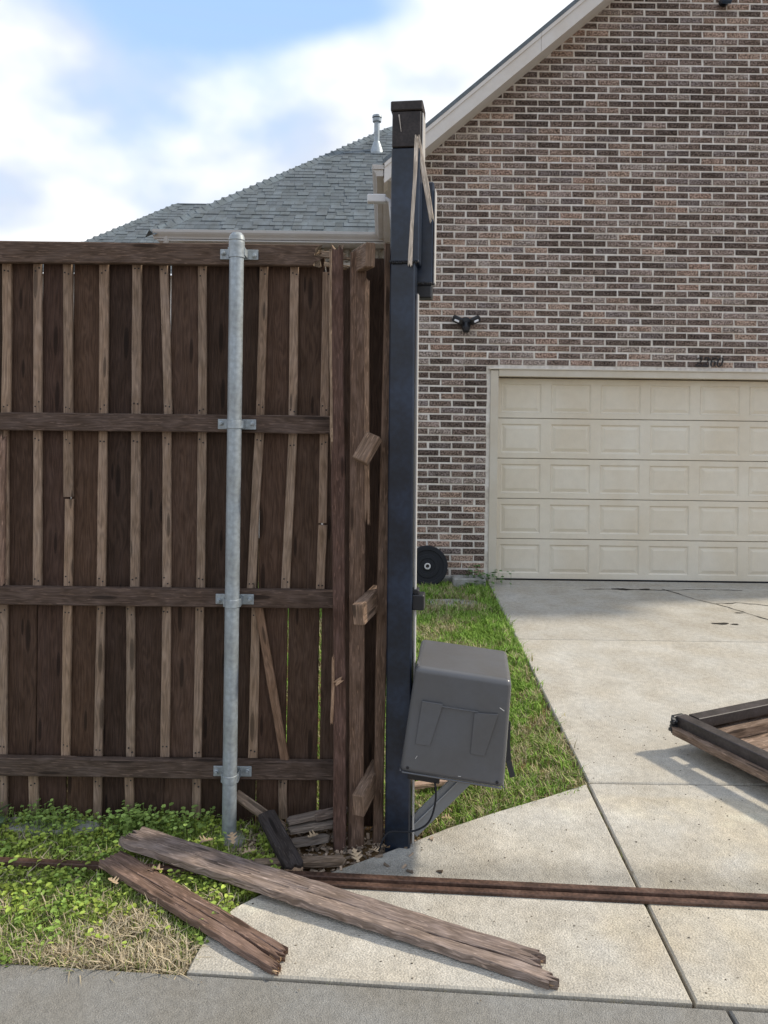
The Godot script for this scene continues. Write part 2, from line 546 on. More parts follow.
# ---------------------------------------------------------------- build
func _ready():
	rng.seed = 4242
	# camera: level phone camera with a slight roll and a lens shifted down
	var cam := Camera3D.new()
	cam.name = "camera"
	add_child(cam)
	cam.position = Vector3(0, 1.768, 0)
	cam.rotation_degrees = Vector3(0, 0, 0.75)
	cam.set_frustum(0.05 * 1024.0 / 769.0, Vector2(0, -0.05 * 95.0 / 769.0), 0.05, 900.0)
	cam.current = true
	# sky and exposure
	var env := Environment.new()
	env.background_mode = Environment.BG_SKY
	var sm := PanoramaSkyMaterial.new()
	sm.panorama = sky_texture()
	sm.energy_multiplier = 1.0
	var sky := Sky.new()
	sky.sky_material = sm
	env.sky = sky
	env.tonemap_mode = Environment.TONE_MAPPER_LINEAR
	env.tonemap_exposure = 1.86
	env.sdfgi_enabled = true; env.ssao_enabled = true; env.ssil_enabled = true
	var we := WorldEnvironment.new()
	we.name = "world_environment"
	we.environment = env
	add_child(we)
	# sun: from the right and a little behind the house
	var sun := DirectionalLight3D.new()
	sun.name = "sun"
	add_child(sun)
	sun.look_at_from_position(Vector3.ZERO, Vector3(-1.15, -1.0, 0.25), Vector3.UP)
	sun.light_energy = 0.70
	sun.light_color = Color(1.0, 0.955, 0.88)
	sun.light_angular_distance = 3.5
	sun.shadow_enabled = true
	build_materials()
	print("materials")
	build_ground()
	build_house()
	print("house")
	build_fence()
	build_gate_post()
	build_operator()
	build_fallen_gate()
	build_lumber()
	build_small()
	print("objects")
	build_plants()
	print("plants")

func V2(a: Array) -> PackedVector2Array:
	var p := PackedVector2Array()
	for i in range(0, a.size(), 2): p.push_back(Vector2(a[i], a[i + 1]))
	return p

# ---------------------------------------------------------------- ground
var st_a := noise(301, 1.4, 4)
var st_b := noise(302, 5.5, 3)
var st_c := noise(303, .7, 3)
# dirt and rust on the concrete: a grey silt line where water stands behind the steel track, rust washed from it, tyre-worn paler lanes
func stain(p: Vector2, tone_: float) -> Color:
	var a := st_a.get_noise_2d(p.x, p.y)
	var b := st_b.get_noise_2d(p.x, p.y)
	var c := st_c.get_noise_2d(p.x, p.y)
	var k := tone_ * (1.0 + .12 * a + .07 * b)
	var r := 1.0
	var g := 1.0
	var bl := 1.0
	var line := -2.917 + .058 * p.x
	var back := line - p.y         # metres behind the track
	if p.y > -3.6:
		var silt := clampf(1.25 - absf(back - .10) / .10 + b * .8 + a * .5, 0, 1)
		k *= 1.0 - .36 * silt
		var rust := clampf(c * 2.2 + b * .7 - .12, 0, 1)
		g *= 1.0 - .04 * rust; bl *= 1.0 - .12 * rust
		var pale := clampf(b * 3.0 + a - .7, 0, 1)
		k *= 1.0 + .12 * pale
	else:
		var oil := clampf((b + .8 * a - .42) * 4.0, 0, 1)
		k *= 1.0 - .16 * oil
	return Color(clampf(k * r, 0, 1), clampf(k * g, 0, 1), clampf(k * bl, 0, 1))
func build_ground():
	var mb := MB.new()
	mb.quad(Vector3(-200, -.035, 200), Vector3(200, -.035, 200), Vector3(200, -.035, -200), Vector3(-200, -.035, -200))
	struct("ground", mb.mesh(), M.soil)
	# driveway in poured slabs with open joints
	var drive := Node3D.new()
	drive.name = "driveway"
	drive.set_meta("kind", "structure")
	add_child(drive)
	var polys := [
		[-.603, -2.445, -.598, -2.5, -.578, -2.64, -.52, -2.76, -.40, -2.875, -.187, -2.985, .02, -3.12, .14, -3.205, .30, -3.32, .52, -3.455, .78, -3.60, 1.005, -3.735, .962, -2.342],
		[.974, -2.340, 1.018, -3.74, 4.1, -3.74, 4.1, -2.125],
		[1.022, -3.752, 1.092, -6.17, 4.1, -6.17, 4.1, -3.752],
		[1.093, -6.177, 1.148, -8.12, 4.1, -8.12, 4.1, -6.177],
		[4.11, -2.125, 4.11, -6.17, 6.3, -6.17, 6.9, -1.92],
		[4.11, -6.177, 4.11, -8.12, 6.2, -8.12, 6.2, -6.177],
		[1.14, -8.128, 1.14, -8.42, 6.2, -8.42, 6.2, -8.128]]
	var tones := [.86, .86, .86, .80, .86, .80, .74]
	for i in polys.size():
		var s := MB.new()
		var tn: float = tones[i]
		if i in [0, 1, 2, 3]:
			stained_slab(s, V2(polys[i]), -.12, 0.0, .006, func(p): return stain(p, tn), .05 if i < 2 else .10)
		else:
			slab(s, V2(polys[i]), -.12, 0.0 + (.003 if i == 6 else 0.0), .006, Color(tn, tn, tn))
		part("slab", s.mesh(), M.concrete, drive)
	# tar-dark cracks
	var cracks := [[[2.95, -8.05], [3.12, -7.6], [3.3, -7.3], [3.42, -6.95], [3.65, -6.55], [3.95, -6.2]], [[3.25, -7.45], [3.5, -7.5], [3.8, -7.35], [4.05, -7.4]], [[2.1, -8.0], [2.5, -8.03], [2.9, -8.02], [3.4, -8.06], [4.0, -8.03]]]
	for c in cracks:
		var s := MB.new()
		var left := []
		var right := []
		var pts := []
		for i in c.size() - 1:
			for k in 5:
				var q: Vector2 = Vector2(c[i][0], c[i][1]).lerp(Vector2(c[i + 1][0], c[i + 1][1]), k / 5.0)
				pts.append(q + Vector2(R(-.012, .012), R(-.015, .015)))
		for i in pts.size() - 1:
			var d: Vector2 = (pts[i + 1] - pts[i]).normalized().orthogonal()
			var wd := R(.003, .011)
			left.append(pts[i] + d * wd); right.append(pts[i] - d * wd)
		for i in left.size() - 1:
			s.quad(Vector3(left[i].x, .0035, left[i].y), Vector3(right[i].x, .0035, right[i].y), Vector3(right[i + 1].x, .0035, right[i + 1].y), Vector3(left[i + 1].x, .0035, left[i + 1].y))
		part("crack", s.mesh(), M.tar, drive)
	# drops of tar
	for q in [[2.98, -6.72, .10], [3.08, -6.70, .06], [2.52, -8.03, .13], [2.75, -8.04, .09], [3.3, -7.1, .05]]:
		var s := MB.new()
		var ring := []
		for k in 14:
			var an := TAU * k / 14.0
			ring.append(Vector3(q[0] + cos(an) * q[2] * R(.35, 1.0), .0042, q[1] + sin(an) * q[2] * R(.15, .4)))
		for k in 14: s.tri(Vector3(q[0], .0042, q[1]), ring[(k + 1) % 14], ring[k])
		part("tar_spot", s.mesh(), M.tar, drive)
	# alley pavement in front
	var alley := Node3D.new()
	alley.name = "alley"
	alley.set_meta("kind", "structure")
	add_child(alley)
	for e in [[-9.0, 1.055, -3.02, -2.322], [1.065, 9.0, -2.322, -1.77]]:
		var s := MB.new()
		slab(s, V2([e[0], 3.0, e[0], e[2], e[1], e[3], e[1], 3.0]), -.12, -.006, .006)
		part("slab", s.mesh(), M.alley, alley)

# ---------------------------------------------------------------- house
const RM := 0.8545          # rise of the rake
const WZ := -8.34           # brick face
func build_house():
	var h := thing("brick_house", "mottled brown brick house with beige garage door and grey shingle roof", "house")
	# wall behind the bricks (mortar), with the door opening
	var wall := MB.new()
	var zf := WZ - .008
	var xl := .12
	var xr := 7.0
	var rake := func(x): return 4.28 + RM * minf(x, 7.24 - x)
	var q := func(x0, y0, x1, y1, y2, y3): wall.quad(Vector3(x0, y0, zf), Vector3(x1, y1, zf), Vector3(x1, y2, zf), Vector3(x0, y3, zf))
	q.call(xl, -.1, 1.16, -.1, rake.call(1.16), rake.call(xl))
	q.call(1.16, 2.31, 3.62, 2.31, rake.call(3.62), rake.call(1.16))
	q.call(3.62, 2.31, 6.08, 2.31, rake.call(6.08), rake.call(3.62))
	q.call(6.08, -.1, xr, -.1, rake.call(xr), rake.call(6.08))
	# reveals, side walls and back so that the house is a closed volume
	wall.quad(Vector3(1.16, -.1, zf), Vector3(1.16, -.1, zf - .25), Vector3(1.16, 2.31, zf - .25), Vector3(1.16, 2.31, zf))
	wall.quad(Vector3(1.16, 2.31, zf), Vector3(1.16, 2.31, zf - .25), Vector3(6.08, 2.31, zf - .25), Vector3(6.08, 2.31, zf))
	wall.quad(Vector3(xl, -.1, -18), Vector3(xl, -.1, zf), Vector3(xl, 4.45, zf), Vector3(xl, 4.45, -18))
	wall.quad(Vector3(xr, -.1, zf), Vector3(xr, -.1, -18), Vector3(xr, 4.45, -18), Vector3(xr, 4.45, zf))
	var gw := part("gable_wall", wall.mesh(), M.mortar, h)
	# bricks
	var bases := [[lin(.17, .135, .12), 5], [lin(.25, .20, .175), 5], [lin(.36, .30, .27), 4], [lin(.10, .082, .075), 6], [lin(.48, .365, .295), 3], [lin(.42, .375, .345), 3], [lin(.58, .42, .34), 1], [lin(.21, .19, .19), 3]]
	var variants := []
	for bb in bases:
		for k in bb[1]:
			var col: Color = bb[0].lerp(Color(.31, .248, .207), .30) * R(.98, 1.36)
			col.a = 1.0
			var full := MB.new()
			brick_shape(full, .236, .0575, col)
			var half := MB.new()
			brick_shape(half, .109, .0575, col)
			variants.append([full, full.mesh(), half, half.mesh(), col.r])
	variants.sort_custom(func(a, b): return a[4] < b[4])
	var drift := noise(411, .55, 3)
	var list := []
	for r in 100:
		var y := -.02 + (r + .5) * .0762
		var off := 0.0 if r % 2 == 0 else .127
		for k in range(-6, 22):
			var x0 := 1.117 + k * .254 + off
			var x1 := x0 + .254
			var is_half := 0
			if x0 < .09: continue
			if y < 2.315:
				if x0 >= 1.116 or x1 > 1.118 + .128: continue
				if x1 > 1.12: is_half = 1; x1 = 1.117
			if y < 2.315 and x0 > 1.0: is_half = 1; x1 = x0 + .127
			if x0 > 5.2: continue
			var xc := (x0 + x1) * .5
			var top: float = rake.call(xc)
			if y > top + .06: continue
			list.append([Vector3(xc, y, WZ), is_half, Vector3(xc, y - 1.77, 8.34).length() + (50.0 if xc < .45 or y > top - .05 else 0.0)])
	list.sort_custom(func(a, b): return a[2] < b[2])
	var rest := MB.new()
	for i in list.size():
		var e: Array = list[i]
		var dn := drift.get_noise_2d(e[0].x, e[0].y)
		var vi := clampi(int((rng.randf() + dn * .55) * variants.size()), 0, variants.size() - 1)
		if rng.randf() < .3: vi = rng.randi() % variants.size()
		var p: Vector3 = e[0] + Vector3(R(-.004, .004), R(-.0025, .0025), R(-.003, .002))
		if i < 300:
			var o := part("brick", variants[vi][3 if e[1] else 1], M.brick, gw, p)
			o.rotation.z = R(-.006, .006)
		else:
			rest.add(variants[vi][2 if e[1] else 0], Transform3D(Basis(Vector3.BACK, R(-.006, .006)), p))
	var rb := part("brick_courses", rest.mesh(), M.brick, gw)
	rb.set_meta("kind", "stuff")
	# concrete foundation ledge
	var fl := MB.new()
	cbox(fl, Transform3D(Basis(), Vector3(.68, -.03, WZ + .01)), Vector3(.9, .16, .06), .008)
	part("foundation", fl.mesh(), M.stone, h)
	build_garage_door(h)
	build_roofs(h)
	# house number above the door
	var f := SystemFont.new()
	f.font_names = PackedStringArray(["Droid Serif"])
	f.font_italic = true
	var tm := TextMesh.new()
	tm.text = "2260"
	tm.font = f
	tm.font_size = 32
	tm.pixel_size = .0042
	tm.depth = .012
	var num := part("house_number", tm, M.black, h)
	num.transform = Transform3D(Basis(Vector3(1, 0, 0), Vector3(.22, 1, 0), Vector3(0, 0, 1)), Vector3(3.52, 2.405, WZ + .012))
	num.set_meta("label", "black slanted house number above garage door")

func brick_shape(mb: MB, w: float, hgt: float, col: Color):
	var c := .005
	var d := .03
	var x := w * .5
	var y := hgt * .5
	var j := func(): return R(-.003, .003)
	var o := [Vector3(-x + j.call(), -y, -c), Vector3(x + j.call(), -y, -c), Vector3(x + j.call(), y, -c), Vector3(-x + j.call(), y, -c)]
	var i := [Vector3(-x + c, -y + c, j.call()), Vector3(x - c, -y + c, j.call()), Vector3(x - c, y - c, j.call()), Vector3(-x + c, y - c, j.call())]
	mb.quad(i[0], i[1], i[2], i[3], col)
	for k in 4:
		var k2 := (k + 1) % 4
		mb.quad(o[k], o[k2], i[k2], i[k], col)
		mb.quad(o[k] - Vector3(0, 0, d), o[k2] - Vector3(0, 0, d), o[k2], o[k], col)

func build_garage_door(h: Node3D):
	var z0 := WZ - .10
	var x0 := 1.235
	var pitch := .5445
	var ncol := 9
	var sh := .4405
	var door := Node3D.new()
	door.name = "garage_door"
	h.add_child(door)
	var pw := .435
	var ph := .315
	# shared raised panel
	var pm := MB.new()
	var rings := [[0.0, 0.0], [.012, -.011], [.020, -.011], [.052, -.001]]
	for k in rings.size() - 1:
		var a: Array = rings[k]
		var b: Array = rings[k + 1]
		var A := [Vector3(-pw / 2 + a[0], -ph / 2 + a[0], a[1]), Vector3(pw / 2 - a[0], -ph / 2 + a[0], a[1]), Vector3(pw / 2 - a[0], ph / 2 - a[0], a[1]), Vector3(-pw / 2 + a[0], ph / 2 - a[0], a[1])]
		var B := [Vector3(-pw / 2 + b[0], -ph / 2 + b[0], b[1]), Vector3(pw / 2 - b[0], -ph / 2 + b[0], b[1]), Vector3(pw / 2 - b[0], ph / 2 - b[0], b[1]), Vector3(-pw / 2 + b[0], ph / 2 - b[0], b[1])]
		for s in 4: pm.quad(A[s], A[(s + 1) % 4], B[(s + 1) % 4], B[s])
	var e := .052
	pm.quad(Vector3(-pw / 2 + e, -ph / 2 + e, -.001), Vector3(pw / 2 - e, -ph / 2 + e, -.001), Vector3(pw / 2 - e, ph / 2 - e, -.001), Vector3(-pw / 2 + e, ph / 2 - e, -.001))
	var pmesh := pm.mesh()
	# section: stiles and rails round the openings, lips at top and bottom
	var sm := MB.new()
	var W := ncol * pitch
	var hy := sh * .5 - .0018
	sm.quad(Vector3(0, -hy + .004, 0), Vector3(W, -hy + .004, 0), Vector3(W, -ph / 2, 0), Vector3(0, -ph / 2, 0))
	sm.quad(Vector3(0, ph / 2, 0), Vector3(W, ph / 2, 0), Vector3(W, hy - .004, 0), Vector3(0, hy - .004, 0))
	for k in ncol + 1:
		var a := 0.0 if k == 0 else (k - .5) * pitch + pw / 2
		var b := W if k == ncol else (k + .5) * pitch - pw / 2
		sm.quad(Vector3(a, -ph / 2, 0), Vector3(b, -ph / 2, 0), Vector3(b, ph / 2, 0), Vector3(a, ph / 2, 0))
	sm.quad(Vector3(0, hy - .004, 0), Vector3(W, hy - .004, 0), Vector3(W, hy, -.014), Vector3(0, hy, -.014))
	sm.quad(Vector3(0, -hy, -.014), Vector3(W, -hy, -.014), Vector3(W, -hy + .004, 0), Vector3(0, -hy + .004, 0))
	sm.quad(Vector3(0, hy, -.014), Vector3(W, hy, -.014), Vector3(W, hy, -.05), Vector3(0, hy, -.05))
	sm.quad(Vector3(0, -hy, -.05), Vector3(W, -hy, -.05), Vector3(W, -hy, -.014), Vector3(0, -hy, -.014))
	sm.quad(Vector3(W, -hy, -.05), Vector3(0, -hy, -.05), Vector3(0, hy, -.05), Vector3(W, hy, -.05))
	var smesh := sm.mesh()
	for r in 5:
		var y := .012 + sh * (r + .5)
		part("section", smesh, M.door, door, Vector3(x0, y, z0 + R(-.002, .002)))
		for k in ncol:
			part("panel", pmesh, M.door, door, Vector3(x0 + (k + .5) * pitch, y, z0))
	var bk := MB.new()
	cbox(bk, Transform3D(Basis(), Vector3(x0 + W / 2, 1.16, z0 - .075)), Vector3(W + .2, 2.34, .03), .002)
	part("sun_leak_blocker", bk.mesh(), M.door, door)  # unseen slab added behind the sections to stop sun leaking through the gaps
	var st := MB.new()
	cbox(st, Transform3D(Basis(), Vector3(x0 + W / 2, .008, z0 - .02)), Vector3(W, .014, .05), .003)
	part("bottom_seal", st.mesh(), M.rubber, door)
	# jambs and header trim
	var jm := MB.new()
	cbox(jm, Transform3D(Basis(), Vector3(1.192, 1.14, WZ - .05)), Vector3(.085, 2.30, .15), .004)
	part("door_jamb", jm.mesh(), M.trim, h)
	jm = MB.new()
	cbox(jm, Transform3D(Basis(), Vector3(6.17, 1.14, WZ - .05)), Vector3(.085, 2.30, .15), .004)
	part("door_jamb", jm.mesh(), M.trim, h)
	jm = MB.new()
	cbox(jm, Transform3D(Basis(), Vector3(3.68, 2.262, WZ - .052)), Vector3(4.885, .075, .16), .004)
	cbox(jm, Transform3D(Basis(), Vector3(3.68, 2.305, WZ - .02)), Vector3(5.10, .012, .12), .002)
	part("door_header", jm.mesh(), M.trim, h)

func shingles(h: Node3D, called: String, corner: Vector3, rise: float, rows: int, x_end: float, hip: bool, singles: int):
	# courses of laminated tabs climbing from an eave that runs along +x; the slope faces +z
	var hor := 1.0 / sqrt(1.0 + rise * rise)
	var up := Vector3(0, rise * hor, -hor)
	var nn := Vector3(0, hor, rise * hor)
	var expo := .118
	var root := Node3D.new()
	root.name = called
	h.add_child(root)
	var under := MB.new()
	var topd := rows * expo
	var tl := corner + up * topd + Vector3(topd * hor if hip else 0.0, 0, 0)
	under.quad(corner, Vector3(x_end, corner.y, corner.z), Vector3(x_end, tl.y, tl.z), tl, Color(.27, .30, .32))
	part("roof_deck", under.mesh(), M.shingle, root)
	var rest := MB.new()
	var n := 0
	for r in rows:
		var base := corner + up * (r * expo)
		var x := corner.x + (r * expo * hor if hip else 0.0) - R(0, .1)
		var x_min := corner.x + (r * expo * hor if hip else 0.0)
		while x < x_end:
			var w := R(.10, .25)
			var a := maxf(x, x_min)
			var b := minf(x + w - .004, x_end)
			x += w
			if b - a < .02: continue
			var lift := .007 if rng.randf() < .5 else .015
			var g := R(.245, .305)
			if lift < .01: g *= .9
			var col := Color(g * .93, g * 1.01, g * 1.05)
			var mb := MB.new()
			var p := Vector3(a, base.y, base.z) + nn * lift
			var q := Vector3(b, base.y, base.z) + nn * lift
			var dn := nn * -(lift + .004)
			mb.quad(p, q, q + up * (expo + .02) + dn * .4, p + up * (expo + .02) + dn * .4, col)
			mb.quad(p + dn, q + dn, q, p, col)
			mb.quad(p + dn, p, p + up * expo + dn * .4, p + up * expo + dn, col)
			mb.quad(q, q + dn, q + up * expo + dn, q + up * expo + dn * .4, col)
			if n < singles and a < .2 and r < 34:
				part("shingle", mb.mesh(), M.shingle, root); n += 1
			else: rest.add(mb, Transform3D.IDENTITY)
	var s := part("shingle_field", rest.mesh(), M.shingle, root)
	s.set_meta("kind", "stuff")
	# hip ridge caps
	if hip:
		var d := (tl - corner).normalized()
		var k := 0.0
		var L := corner.distance_to(tl)
		var cm := MB.new()
		while k < L:
			var p := corner + d * k + Vector3(0, .02, 0)
			var side := d.cross(Vector3.UP).normalized()
			var g := R(.27, .33)
			var col := Color(g * .93, g * 1.02, g * 1.05)
			var o := Vector3(0, -.085, 0)
			cm.quad(p + side * .13 + o, p + d * .16 + side * .13 + o, p + d * .16, p + Vector3(0, .012, 0), col)
			cm.quad(p + Vector3(0, .012, 0), p + d * .16, p + d * .16 - side * .13 + o, p - side * .13 + o, col)
			k += .14
		part("hip_cap", cm.mesh(), M.shingle, root)
	return root

func build_roofs(h: Node3D):
	# --- garage wing: two slopes, rake fascia, soffit
	var pk := 3.62
	var y_pk := 4.49 + RM * pk
	var th := .05
	for s: float in [-1.0, 1.0]:
		var mb := MB.new()
		var un := MB.new()
		var xe := pk + s * (pk + .05)
		var ye := y_pk - RM * (pk + .05)
		var a := Vector3(xe, ye, -8.0)
		var b := Vector3(pk, y_pk, -8.0)
		var back := Vector3(0, 0, -10.0)
		var dn := Vector3(0, -th, 0)
		if s < 0:
			mb.quad(a + back, a, b, b + back, Color(.27, .30, .32)); mb.quad(a + dn, b + dn, b, a, Color(.27, .30, .32))
			mb.quad(a + back + dn, a + dn, a, a + back, Color(.27, .30, .32)); un.quad(b + back + dn, b + dn, a + dn, a + back + dn)
		else:
			mb.quad(a, a + back, b + back, b, Color(.27, .30, .32)); mb.quad(b + dn, a + dn, a, b, Color(.27, .30, .32))
			mb.quad(a + dn, a + back + dn, a + back, a, Color(.27, .30, .32)); un.quad(b + dn, b + back + dn, a + back + dn, a + dn)
		part("roof_slope", mb.mesh(), M.shingle, h)
		part("roof_underside", un.mesh(), M.fascia, h)
		# fascia board in lengths with a joint
		var cuts: Array = [0.0, 1.62, 3.2, pk + .03] if s < 0 else [0.0, 2.0, pk + .03]
		for k in cuts.size() - 1:
			var f := MB.new()
			var x0: float = -.03 + cuts[k]
			var x1: float = -.03 + cuts[k + 1] - .003
			var Y := func(x): return 4.49 - .052 + RM * x
			var X := func(x): return x if s < 0 else 2 * pk - x
			var z1 := -8.012
			var z2 := -8.037
			var hh := .205
			var c4 := [Vector3(X.call(x0), Y.call(x0) - hh, z1), Vector3(X.call(x1), Y.call(x1) - hh, z1), Vector3(X.call(x1), Y.call(x1), z1), Vector3(X.call(x0), Y.call(x0), z1)]
			var d := Vector3(0, 0, z2 - z1)
			f.quad(c4[0], c4[1], c4[2], c4[3]); f.quad(c4[0] + d, c4[1] + d, c4[1], c4[0]); f.quad(c4[3], c4[2], c4[2] + d, c4[3] + d); f.quad(c4[1], c4[1] + d, c4[2] + d, c4[2]); f.quad(c4[0] + d, c4[0], c4[3], c4[3] + d)
			part("fascia_board", f.mesh(), M.fascia, h)
			# upper trim strip, proud of the fascia
			var g := MB.new()
			var t4 := [c4[3] + Vector3(0, -.045, .012), c4[2] + Vector3(0, -.045, .012), c4[2] + Vector3(0, -.002, .012), c4[3] + Vector3(0, -.002, .012)]
			var dd := Vector3(0, 0, -.012)
			g.quad(t4[0], t4[1], t4[2], t4[3]); g.quad(t4[0] + dd, t4[1] + dd, t4[1], t4[0]); g.quad(t4[3], t4[2], t4[2] + dd, t4[3] + dd)
			part("fascia_strip", g.mesh(), M.fascia, h)
		var so := MB.new()
		var XX := func(x): return x if s < 0 else 2 * pk - x
		var lo := Vector3(XX.call(-.03), 4.49 - .255 - RM * .03, -8.03)
		var hi := Vector3(pk, 4.49 - .255 + RM * pk, -8.03)
		var dz := Vector3(0, 0, -.34)
		so.quad(lo + dz, hi + dz, hi, lo)
		so.quad(lo + Vector3(0, .012, 0), hi + Vector3(0, .012, 0), hi + dz + Vector3(0, .012, 0), lo + dz + Vector3(0, .012, 0))
		part("soffit", so.mesh(), M.fascia, h)
	# eave return: boxed soffit and gutter along the left eave
	var bx := MB.new()
	cbox(bx, Transform3D(Basis(), Vector3(.10, 4.29, -9.55)), Vector3(.28, .10, 3.0), .003)
	part("eave_soffit", bx.mesh(), M.gutter, h)
	var gm := MB.new()
	gutter(gm, Vector3(-.04, 4.40, -8.02), Vector3(-.04, 4.40, -10.85), Vector3(-1, 0, 0))
	part("gutter", gm.mesh(), M.gutter, h)
	var ge := MB.new()
	cbox(ge, Transform3D(Basis(), Vector3(-.09, 4.37, -8.014)), Vector3(.11, .045, .012), .002)
	part("gutter_end", ge.mesh(), M.gutter, h)
	# --- main house behind: front wall with toothed brick course, gutter, hip roof
	var mw := MB.new()
	mw.quad(Vector3(-3.0, -.1, -11.3), Vector3(.24, -.1, -11.3), Vector3(.24, 4.36, -11.3), Vector3(-3.0, 4.36, -11.3))
	mw.quad(Vector3(-3.0, -.1, -18), Vector3(-3.0, -.1, -11.3), Vector3(-3.0, 4.36, -11.3), Vector3(-3.0, 4.36, -18))
	part("front_wall", mw.mesh(), M.mortar, h)
	for k in 36:
		var d := MB.new()
		cbox(d, Transform3D(Basis(), Vector3(-2.95 + k * .088, 4.12, -11.27)), Vector3(.046, .17, .08), .003, Color.WHITE)
		part("dentil_brick", d.mesh(), M.dentil, h)
	var band := MB.new()
	cbox(band, Transform3D(Basis(), Vector3(-1.38, 3.98, -11.27)), Vector3(3.24, .07, .07), .003)
	part("brick_band", band.mesh(), M.gutter, h)
	var sf := MB.new()
	cbox(sf, Transform3D(Basis(), Vector3(-1.5, 4.235, -11.1)), Vector3(3.5, .02, .42), .002)
	part("eave_soffit", sf.mesh(), M.gutter, h)
	gm = MB.new()
	gutter(gm, Vector3(-3.3, 4.375, -10.96), Vector3(-.02, 4.375, -10.96), Vector3(0, 0, 1))
	part("gutter", gm.mesh(), M.gutter, h)
	var ds := MB.new()
	tube(ds, [Vector3(-3.12, 4.30, -10.92), Vector3(-3.12, 4.2, -10.92), Vector3(-3.1, 4.1, -11.0), Vector3(-3.06, 4.0, -11.2), Vector3(-3.06, .05, -11.22)], .045, 8)
	part("downspout", ds.mesh(), M.gutter, h)
	shingles(h, "main_roof", Vector3(-3.36, 4.35, -10.9), .82, 37, 3.4, true, 300)
	shingles(h, "rear_roof", Vector3(-6.75, 4.33, -14.0), .82, 25, 1.0, true, 0)
	var rc := MB.new()
	cbox(rc, Transform3D(Basis(), Vector3(-2.0, 6.215, -16.33)), Vector3(4.9, .05, .12), .02, Color(.24, .26, .27))
	part("ridge_cap", rc.mesh(), M.shingle, h)
	var rw := MB.new()
	rw.quad(Vector3(-6.5, -.1, -14.3), Vector3(-3, -.1, -14.3), Vector3(-3, 4.35, -14.3), Vector3(-6.5, 4.35, -14.3))
	part("rear_wall", rw.mesh(), M.mortar, h)
	# plumbing vent on the main roof
	var vp := MB.new()
	var vx := Transform3D(Basis(), Vector3(-.19, 6.36, -13.42))
	lathe(vp, vx, [Vector2(.02, -.1), Vector2(.135, -.1), Vector2(.13, .0), Vector2(.062, .19), Vector2(.055, .21)], 16)
	lathe(vp, vx, [Vector2(.048, .18), Vector2(.048, .55), Vector2(.075, .555), Vector2(.078, .61), Vector2(.055, .612), Vector2(.055, .625), Vector2(.085, .63), Vector2(.08, .665), Vector2(0, .675)], 16)
	part("vent_pipe", vp.mesh(), M.zinc, h)

func gutter(mb: MB, a: Vector3, b: Vector3, out: Vector3):
	# ogee gutter section swept from a to b; a and b at the back top edge
	var prof := [Vector2(0, 0), Vector2(0, -.12), Vector2(.07, -.12), Vector2(.078, -.095), Vector2(.105, -.06), Vector2(.118, -.035), Vector2(.118, 0), Vector2(.108, .003), Vector2(.105, -.012), Vector2(.01, -.03)]
	for i in prof.size() - 1:
		var p: Vector2 = prof[i]
		var q: Vector2 = prof[i + 1]
		mb.quad(a + out * p.x + Vector3(0, p.y, 0), b + out * p.x + Vector3(0, p.y, 0), b + out * q.x + Vector3(0, q.y, 0), a + out * q.x + Vector3(0, q.y, 0))
	for e in [a, b]:
		for i in range(1, 6):
			mb.tri(e, e + out * prof[i].x + Vector3(0, prof[i].y, 0), e + out * prof[i + 1].x + Vector3(0, prof[i + 1].y, 0))

